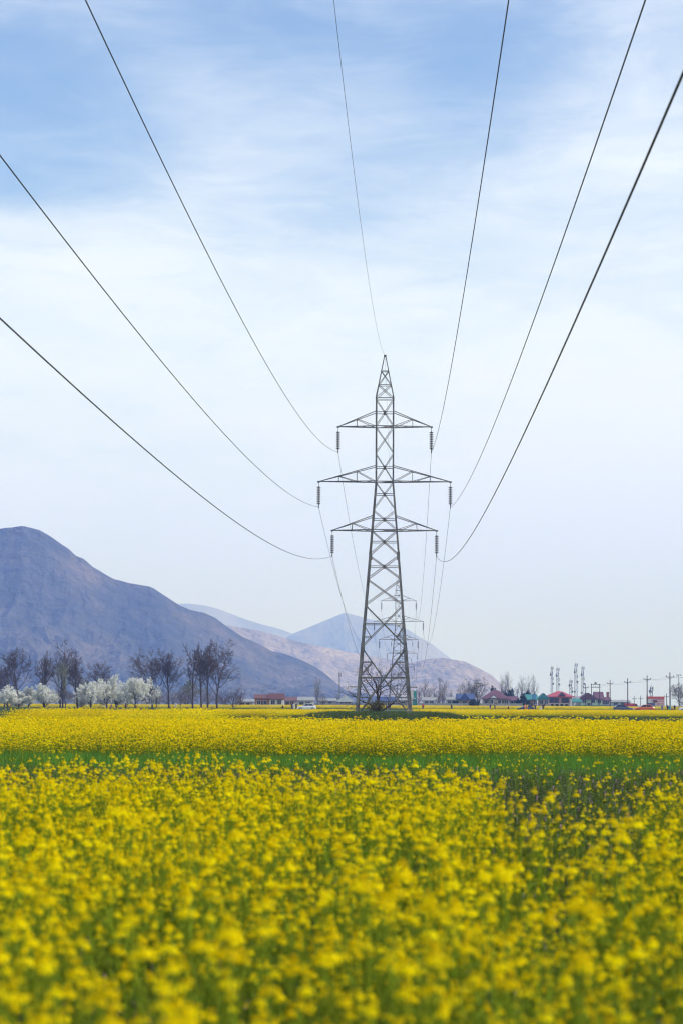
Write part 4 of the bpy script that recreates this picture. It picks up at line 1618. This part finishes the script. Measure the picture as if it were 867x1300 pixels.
# ------------------------------------------------------------------ poles, masts, billboard
def utility_pole(label, px, Y, top, arms=1, lean=0.0):
    r = empty('utility_pole', (gx(px, Y), Y, 0), 0, label, 'utility pole', 'utility poles by the road')
    zt = at(px, top, Y).z
    b = MB()
    b.tube([(0, 0, -.2), (lean, 0, zt)], [.17, .11], 7)
    b.build('pole', M['wood'], r)
    for k in range(arms):
        z = zt - .95 - k * .9
        b = MB()
        b.box((lean, -.16, z), (1.9, .1, .12))
        b.bar((lean - .6, -.14, z), (lean, -.12, z - .6), .05)
        b.bar((lean + .6, -.14, z), (lean, -.12, z - .6), .05)
        a = b.build('cross_arm', M['wood'], r)
        for x in (-.85, .85):
            i = MB()
            i.tube([(lean + x, -.16, z + .06), (lean + x, -.16, z + .18), (lean + x, -.16, z + .3), (lean + x, -.16, z + .36)], [.03, .09, .08, .03], 7)
            i.build('insulator', M['insulator'], a)
    i = MB()
    i.tube([(lean, 0, zt), (lean, 0, zt + .16), (lean, 0, zt + .3)], [.04, .1, .03], 7)
    i.build('insulator', M['insulator'], r)
    return r


utility_pole('utility pole with one cross arm before the white low building', 774, 740, 864)
utility_pole('utility pole with one cross arm above the dark hatchback', 796.3, 690, 862)
utility_pole('utility pole with one cross arm at the left edge of the billboard', 821, 640, 858)
utility_pole('tallest utility pole right of the billboard', 850, 570, 854.5)
utility_pole('thin utility pole before the light green house', 743, 780, 869)
utility_pole('short utility pole far behind beside the red truck', 804.5, 980, 884)
utility_pole('short faint utility pole left of the billboard', 812.7, 1000, 884)
utility_pole('stubby dark utility pole right of the billboard', 845.7, 900, 881)

PW = [(760, 770), (774, 740), (796.3, 690), (821, 640), (850, 570), (893, 500)]
PT = {774: 864, 796.3: 862, 821: 858, 850: 854.5}
for k_, lab in ((-1, 'thin service wire strung along the left ends of the utility pole cross arms'), (1, 'thin service wire strung along the right ends of the utility pole cross arms')):
    pth = []
    for (pa, ya), (pb, yb) in zip(PW, PW[1:]):
        A_ = Vector((gx(pa, ya) + .85 * k_, ya - .16, at(pa, PT.get(pa, 866 if pa < 790 else 850), ya).z - .58))
        B_ = Vector((gx(pb, yb) + .85 * k_, yb - .16, at(pb, PT.get(pb, 866 if pb < 790 else 850), yb).z - .58))
        for i in range(13):
            t_ = i / 12
            if i or not pth:
                pth.append(A_.lerp(B_, t_) - Vector((0, 0, 3.2 * t_ * (1 - t_))))
    b = MB()
    b.tube(pth, .016, 5)
    tag(b.build('service_wire', M['wire']), lab, 'power line', 'wires along the utility poles')

r = empty('electric_frame', (gx(755.5, 790), 790, 0), 0, 'two legged electric pole frame with a transformer before the light green house', 'transformer frame')
zt = at(755.5, 868, 790).z
hw_ = (gx(760.8, 790) - gx(750.3, 790)) / 2
for s in (-1, 1):
    b = MB()
    b.tube([(s * hw_, 0, -.2), (s * hw_, 0, zt)], [.14, .11], 7)
    b.build('pole', M['wood'], r)
for dz in (.25, 1.2):
    b = MB()
    b.box((0, -.14, zt - dz), (hw_ * 2 + .5, .1, .14))
    b.build('cross_arm', M['wood'], r)
b = MB()
b.box((0, 0, zt + .25), (.7, .5, .5), top=(.8, .8))
b.box((0, 0, zt - .05), (1.0, .5, .1))
b.build('transformer', M['steel_old'], r)
for s in (-.6, 0, .6):
    b = MB()
    b.tube([(s * hw_, -.14, zt - 1.1), (s * hw_, -.14, zt - .9), (s * hw_, -.14, zt - .7)], [.04, .1, .03], 7)
    b.build('insulator', M['insulator'], r)

r = empty('street_lamp', (gx(861.3, 600), 600, 0), 0, 'tall T shaped flood lamp pole near the right edge', 'street lamp')
zt = at(861.3, 857, 600).z
b = MB()
b.tube([(0, 0, -.2), (0, 0, zt)], [.12, .07], 7)
b.build('pole', M['steel'], r)
b = MB()
b.box((0, 0, zt + .05), (1.2, .1, .1))
b.build('arm', M['steel'], r)
for s in (-1, 1):
    b = MB()
    b.box((s * .45, -.1, zt - .02), (.42, .3, .16), top=(.8, .8))
    b.build('lamp_head', M['steel_old'], r)


def mast(label, px, Y, top, w=1.5, dishes=2, group='telecom masts above the roofs', heads=0):
    r = empty('telecom_mast', (gx(px, Y), Y, 0), 0, label, 'telecom mast', group)
    zt = at(px, top, Y).z
    rnd = random.Random(int(px * 10))
    b = MB()
    a, c = w / 2, w / 2 * .72
    for sx in (-1, 1):
        for sy in (-1, 1):
            b.bar((sx * a, sy * a, -.2), (sx * c, sy * c, zt), .11)
    n = int(zt / (w * 1.15))
    for i in range(n):
        z0, z1 = zt * i / n, zt * (i + 1) / n
        w0, w1 = a + (c - a) * i / n, a + (c - a) * (i + 1) / n
        for s in (-1, 1):
            b.bar((-w0, s * w0, z0), (w1, s * w1, z1), .06)
            b.bar((w0, s * w0 * .98, z0), (-w1, s * w1 * .98, z1), .06)
            b.bar((s * w0, -w0, z0), (s * w1, w1, z1), .06)
            b.bar((-w1, s * w1, z1), (w1, s * w1, z1), .06)
            b.bar((s * w1, -w1, z1), (s * w1, w1, z1), .06)
    b.build('lattice', M['steel'], r)
    for k in range(3 if heads == 0 else heads):       # panel antennas
        for q in range(3):
            an = q * 2.09 + k
            b = MB()
            z = zt - .8 - k * zt * .13
            b.box((math.cos(an) * (c + .35), math.sin(an) * (c + .35), z), (.24, .24, 1.7))
            b.bar((math.cos(an) * c * .6, math.sin(an) * c * .6, z), (math.cos(an) * (c + .3), math.sin(an) * (c + .3), z), .08)
            b.build('antenna', M['steel'], r)
    for k in range(dishes):
        z = zt * (.8 - .22 * k)
        s = 1 if k % 2 else -1
        b = MB()
        b.tube([(s * (c + .1), -.4, z), (s * (c + .2), -.75, z), (s * (c + .2), -.95, z)], [.2, .6, .65], 12)
        b.build('dish', M['steel'], r)
    b = MB()
    b.tube([(0, 0, zt - .1), (0, 0, zt + w * 1.2)], .05, 5)
    b.build('lightning_rod', M['steel_old'], r)
    return r


mast('slim lattice telecom mast, first from the left above the rose roof', 700, 1450, 846.5, 1.3)
mast('telecom mast with side antennas above the peak of the rose roof', 707.5, 1450, 848, 1.6, 3)
mast('shortest telecom mast between the rose and the green house', 724, 1400, 863.5, 1.6, 2)
mast('tallest telecom mast above the teal canopy', 730.6, 1450, 842.5, 1.7, 3)
mast('telecom mast with dishes right of the tallest one', 739.3, 1450, 846.5, 1.5, 4)
mast('squat telecom mast rising over the billboard', 826.3, 1100, 872, 1.3, 1, 'telecom masts far away', 2)
mast('thin faint mast before the pale hill right of the pylon', 557.5, 1000, 861, .7, 0, 'telecom masts far away', 1)
mast('thin faint mast before the dark mountain foot left of the pylon', 430.8, 1000, 854, .7, 0, 'telecom masts far away', 1)

# billboard
r = empty('billboard', (gx(831.5, 760), 760, 0), 0, 'red and white billboard on posts at the right', 'billboard')
k = 760 / F
zb, zt = at(831.5, 896, 760).z, at(831.5, 884.2, 760).z
w = 23.0 * k
hh = zt - zb
b = MB()
b.box((0, 0, (zb + zt) / 2), (w, .25, hh))
b.build('board', paint('board_white', (.62, .60, .60)), r)
b = MB()
b.box((0, -.17, zt - hh * .12), (w - .1, .08, hh * .24))
b.build('red_band', paint('board_red', (.62, .11, .09)), r)
b = MB()
b.box((-w * .26, -.17, zb + hh * .15), (w * .46, .08, hh * .3))
b.build('blue_band', paint('board_blue', (.09, .10, .22)), r)
b = MB()
b.box((-w * .02, -.17, zb + hh * .50), (w * .22, .08, hh * .30))
b.build('dark_picture', paint('board_dark', (.20, .05, .06)), r)
b = MB()
b.box((w * .27, -.17, zb + hh * .38), (w * .40, .07, hh * .66))
o = b.build('pink_panel', paint('board_pink', (.55, .22, .22)), r)
b = MB()
rnd = random.Random(4)
for i in range(3):                                            # unreadable white strokes of lettering
    for j in range(5):
        b.box((w * (.12 + .075 * j), -.22, zb + hh * (.18 + .2 * i)), (w * .05, .04, hh * rnd.uniform(.06, .13)))
b.build('lettering', paint('board_letter', (.75, .72, .72)), o)
for s in (-.42, 0, .42):
    b = MB()
    b.tube([(s * w, .25, -.2), (s * w, .25, zt - .2)], .12, 6)
    b.build('post', M['steel_old'], r)


# ------------------------------------------------------------------ cars
def car(label, px0, px1, Y, col, flip=False, kind='hatch', rz=0.0):
    """side-on hatchback, nose to the left unless flip"""
    x0, x1 = gx(px0, Y), gx(px1, Y)
    L = (x1 - x0)
    s = L / 4.0
    r = empty('parked_car', ((x0 + x1) / 2, Y, 0), rz + (PI if flip else 0), label, 'car', None, s)
    body = paint('paint_' + ''.join('%02x' % int(c * 255) for c in col), col, rough=.28, var=.05, spec=.5)
    secs = [(-2.0, .32, .62, .66), (-1.92, .22, .74, .78), (-1.4, .2, .86, .84), (-.75, .2, .93, .86), (.2, .2, .96, .87), (1.2, .2, .98, .86), (1.75, .22, .99, .82), (1.95, .3, .9, .76), (2.0, .36, .72, .72)]
    b = MB()
    vs = []
    for x, zb, zt, w in secs:
        for y, z in ((-w * .92, zb), (-w, zb + .18), (-w, zt - .16), (-w * .88, zt), (w * .88, zt), (w, zt - .16), (w, zb + .18), (w * .92, zb)):
            vs.append((x, y, z))
    fs = [tuple(range(8))[::-1], tuple(range(8 * (len(secs) - 1), 8 * len(secs)))]
    for i in range(len(secs) - 1):
        for j in range(8):
            j2 = (j + 1) % 8
            fs.append((8 * i + j, 8 * i + j2, 8 * (i + 1) + j2, 8 * (i + 1) + j))
    b.add(vs, fs)
    fix_normals(b.build('body', body, r, smooth=False))
    # cabin
    bt = [(-.95, .9), (1.72, .95)]
    tp_ = [(-.12, 1.44), (1.25, 1.46)]
    b = MB()
    wb, wt = .8, .62
    vs = []
    for (x, z), w in ((bt[0], wb), (bt[1], wb), (tp_[1], wt), (tp_[0], wt)):
        vs += [(x, -w, z), (x, w, z)]
    b.add(vs, [(0, 2, 4, 6), (1, 7, 5, 3), (0, 6, 7, 1), (2, 3, 5, 4), (6, 4, 5, 7), (0, 1, 3, 2)])
    c = fix_normals(b.build('cabin', body, r))

    def quad(name, m, parent, p):
        q_ = MB()
        q_.add(p, [(0, 1, 2, 3)])
        o_ = q_.build(name, m, parent)
        md = o_.modifiers.new('thick', 'SOLIDIFY')
        md.thickness = .012
        md.offset = 0
        return o_

    def side(x, z, s_):                                        # point on the slanted side of the cabin
        t = (z - .92) / (1.45 - .92)
        return (x, s_ * (wb + (wt - wb) * t + .012), z)
    for s_ in (-1, 1):
        quad('side_window', M['car_glass'], c, [side(-.72, .98, s_), side(.35, .99, s_), side(.35, 1.38, s_), side(-.10, 1.38, s_)])
        quad('side_window', M['car_glass'], c, [side(.42, .99, s_), side(1.5, 1.02, s_), side(1.14, 1.38, s_), side(.42, 1.38, s_)])
        for x in (-1.28, 1.28):
            w_ = MB()
            w_.tube([(x, s_ * .70, .31), (x, s_ * .88, .31)], .31, 16)
            wo = w_.build('wheel', M['tyre'], r)
            w_ = MB()
            w_.tube([(x, s_ * .86, .31), (x, s_ * .895, .31)], .2, 12)
            w_.build('rim', M['rim'], wo)
        h_ = MB()
        h_.box((-1.90, s_ * .60, .66), (.16, .26, .13), top=(.8, .8))
        h_.build('headlight', M['lamp'], r)
        h_ = MB()
        h_.box((1.93, s_ * .62, .82), (.12, .2, .22))
        h_.build('tail_light', M['tail'], r)
        h_ = MB()
        h_.box((-.72, s_ * .93, .98), (.14, .16, .12))
        h_.build('mirror', body, r)
    quad('windscreen', M['car_glass'], c, [(-.87, -.7, .965), (-.87, .7, .965), (-.19, .58, 1.40), (-.19, -.58, 1.40)])
    quad('rear_window', M['car_glass'], c, [(1.66, -.68, 1.03), (1.66, .68, 1.03), (1.33, .56, 1.38), (1.33, -.56, 1.38)])
    for x in (-1.99, 1.99):
        b_ = MB()
        b_.box((x, 0, .42), (.14, 1.36, .2))
        b_.build('bumper', M['tyre'] if col[0] < .2 else body, r)
    return r


car('white hatchback parked at the field edge left of the pylon', 377.5, 401.5, 552, (.75, .76, .78))
car('dark navy car with people gathered round it before the teal roofs', 656.5, 677, 600, (.03, .035, .06), rz=.25)
car('slate blue hatchback parked left of the orange one', 778, 803, 560, (.07, .09, .15), flip=True)
car('orange hatchback parked before the billboard', 803.5, 830, 540, (.60, .12, .03))
car('white car cut off by the right edge', 861, 884, 600, (.75, .76, .78))

# red truck behind
Yt = 760
r = empty('parked_truck', (gx(800.5, Yt), Yt, 0), 0, 'small red truck with a dark load bed behind the two hatchbacks', 'truck')
b = MB()
b.box((-.55, 0, 1.45), (2.9, 1.9, 1.3))
b.build('cargo_box', paint('truck_red', (.50, .06, .10)), r)
b = MB()
b.prism_y([(.95, .5), (2.0, .5), (2.05, 1.2), (1.7, 2.0), (.95, 2.0)], -.9, .9)
o = fix_normals(b.build('cab', paint('truck_cab', (.45, .08, .16)), r))
b = MB()
b.box((1.42, -.91, 1.55), (.6, .04, .5))
b.build('side_window', M['car_glass'], o)
b = MB()
b.box((0, 0, .6), (3.9, 1.4, .22))
b.build('chassis', M['tyre'], r)
for x in (-1.3, 1.4):
    for s in (-1, 1):
        w_ = MB()
        w_.tube([(x, s * .62, .38), (x, s * .9, .38)], .38, 14)
        wo = w_.build('wheel', M['tyre'], r)
        w_ = MB()
        w_.tube([(x, s * .88, .38), (x, s * .915, .38)], .2, 10)
        w_.build('rim', M['rim'], wo)


# ------------------------------------------------------------------ people
def person_mesh(pose, top, legs, hair, skin, long=False):
    """one continuous skinned figure, then colours by region"""
    J, E, R = [], [], []

    def j(p, r, parent=None):
        J.append(p)
        R.append(r)
        if parent is not None:
            E.append((parent, len(J) - 1))
        return len(J) - 1
    sit = pose == 'sit'
    dz = -.46 if sit else 0.0
    pel = j((0, 0, .95 + dz), .145)
    wa = j((0, 0, 1.10 + dz), .13, pel)
    ch = j((0, -.03 if pose == 'bend' else 0, 1.32 + dz), .165, wa)
    ne = j((0, 0, 1.47 + dz), .06, ch)
    hd = j((0, -.01, 1.58 + dz), .095, ne)
    j((0, 0, 1.69 + dz), .085, hd)
    for s in (-1, 1):
        sh = j((s * .19, 0, 1.40 + dz), .07, ch)
        if pose == 'raise' and s > 0:
            el = j((s * .34, -.14, 1.30 + dz), .05, sh)
            wr = j((s * .26, -.32, 1.46 + dz), .036, el)
        elif sit:
            el = j((s * .26, -.12, 1.15 + dz), .05, sh)
            wr = j((s * .16, -.36, 1.08 + dz), .036, el)
        else:
            el = j((s * .25, .03, 1.13 + dz), .05, sh)
            wr = j((s * .25, -.08, .90 + dz), .036, el)
        j((J[wr][0], J[wr][1] - .05, J[wr][2] - .08), .03, wr)
        hp = j((s * .10, 0, .88 + dz), .105, pel)
        if sit:
            kn = j((s * .15, -.42, .50), .07, hp)
            an = j((s * .13, -.26, .10), .05, kn)
        else:
            st = .12 * s if pose == 'walk' else .02 * s
            kn = j((s * .11, -.03 - st, .49), .07, hp)
            an = j((s * .11, st, .09), .05, kn)
        j((J[an][0], J[an][1] - .16, .04), .042, an)
    me = bpy.data.meshes.new('body')
    me.from_pydata(J, E, [])
    o = bpy.data.objects.new('tmp_body', me)
    COL.objects.link(o)
    sk = o.modifiers.new('skin', 'SKIN')
    for i, v in enumerate(me.skin_vertices[0].data):
        v.radius = (R[i], R[i])
        v.use_root = (i == 0)
    sb = o.modifiers.new('sub', 'SUBSURF')
    sb.levels = sb.render_levels = 1
    dg = bpy.context.evaluated_depsgraph_get()
    res = bpy.data.meshes.new_from_object(o.evaluated_get(dg))
    bpy.data.objects.remove(o)
    res.materials.clear()
    for m in (skin, top, legs, hair, M['tyre']):
        res.materials.append(m)
    for p in res.polygons:
        c = p.center
        z = c.z - dz
        if z > 1.50:
            p.material_index = 3 if (c.y > -.015 or z > 1.66) else 0
        elif z > 1.47:
            p.material_index = 0
        elif abs(c.x) > .2 and z < .86 and not sit:
            p.material_index = 0
        elif z > (.62 if long else .92):
            p.material_index = 1
        elif c.z < .1:
            p.material_index = 4
        else:
            p.material_index = 2
        p.use_smooth = True
    return res


SK = paint('skin', (.42, .26, .18), rough=.6)
HB = paint('hair_black', (.015, .012, .01))
CB = {n: paint('cloth_' + n, c) for n, c in dict(black=(.018, .018, .022), white=(.72, .72, .72), red=(.5, .02, .04), navy=(.03, .04, .09), teal=(.06, .24, .30), grey=(.26, .26, .27), orange=(.7, .22, .03),
                                                yellow=(.75, .5, .05), brown=(.13, .07, .05), blue=(.06, .12, .28), pink=(.55, .25, .28), tan=(.4, .28, .18)).items()}
PEOPLE = [
    (135, 575, 'sit', 'white', 'white', 'person in white sitting under the blossom trees'),
    (142, 572, 'sit', 'pink', 'tan', 'person in pinkish clothes sitting beside the one in white'),
    (223.5, 590, 'stand', 'white', 'grey', 'person in a white top standing among the bare trunks'),
    (229.8, 590, 'stand', 'black', 'black', 'person in black standing right of the white top among the trunks'),
    (359.4, 520, 'sit', 'black', 'black', 'person in black crouching in the yellow flowers left of the car'),
    (371, 560, 'stand', 'black', 'black', 'person in black standing left of the one in white by the car'),
    (373.4, 556, 'raise', 'white', 'white', 'person in white standing at the nose of the white car'),
    (376.3, 562, 'stand', 'black', 'navy', 'person in dark clothes half hidden before the white car'),
    (490.4, 590, 'stand', 'grey', 'black', 'person in grey and black seen between the pylon legs'),
    (494.4, 600, 'walk', 'blue', 'navy', 'person in blue walking between the pylon legs'),
    (536.6, 585, 'walk', 'red', 'black', 'person in a red top alone right of the pylon'),
    (572.8, 570, 'stand', 'black', 'black', 'person in black standing alone in the yellow field'),
    (622, 545, 'stand', 'black', 'grey', 'tall person in a black top and pale trousers before the cream house'),
    (627.7, 570, 'stand', 'black', 'brown', 'person in black right of the tall one before the cream house'),
    (645, 600, 'sit', 'brown', 'black', 'person in brown crouching before the cream annex'),
    (666, 585, 'stand', 'orange', 'orange', 'person in orange standing beside the dark navy car'),
    (668.6, 588, 'raise', 'yellow', 'orange', 'person in yellow standing beside the one in orange'),
    (679, 585, 'stand', 'navy', 'black', 'person in navy at the right end of the dark car'),
    (686, 575, 'sit', 'white', 'black', 'person in white crouching right of the dark car'),
    (689, 575, 'stand', 'black', 'black', 'person in black beside the crouching one right of the dark car'),
    (840, 430, 'walk', 'grey', 'grey', 'person in grey walking through the flowers below the billboard'),
    (849.7, 400, 'stand', 'teal', 'teal', 'person in a long teal robe standing near the right edge'),
    (852.6, 398, 'sit', 'brown', 'brown', 'person in brown crouching at the feet of the one in teal'),
    (846.8, 560, 'stand', 'brown', 'black', 'person in brown standing by the tallest utility pole'),
    (855.8, 560, 'stand', 'navy', 'black', 'person in navy standing left of the cut off white car'),
]
cache = {}
rnd = random.Random(77)
for px, Y, pose, t_, l_, lab in PEOPLE:
    key = (pose, t_, l_)
    if key not in cache:
        cache[key] = person_mesh(pose, CB[t_], CB[l_], HB, SK, long=t_ in ('teal', 'white'))
    o = bpy.data.objects.new('person', cache[key])
    link(o)
    o.location = (gx(px, Y), Y, 0)
    o.rotation_euler = (0, 0, rnd.uniform(-1.2, 1.2))
    tag(o, lab, 'person', 'people out in the mustard fields')
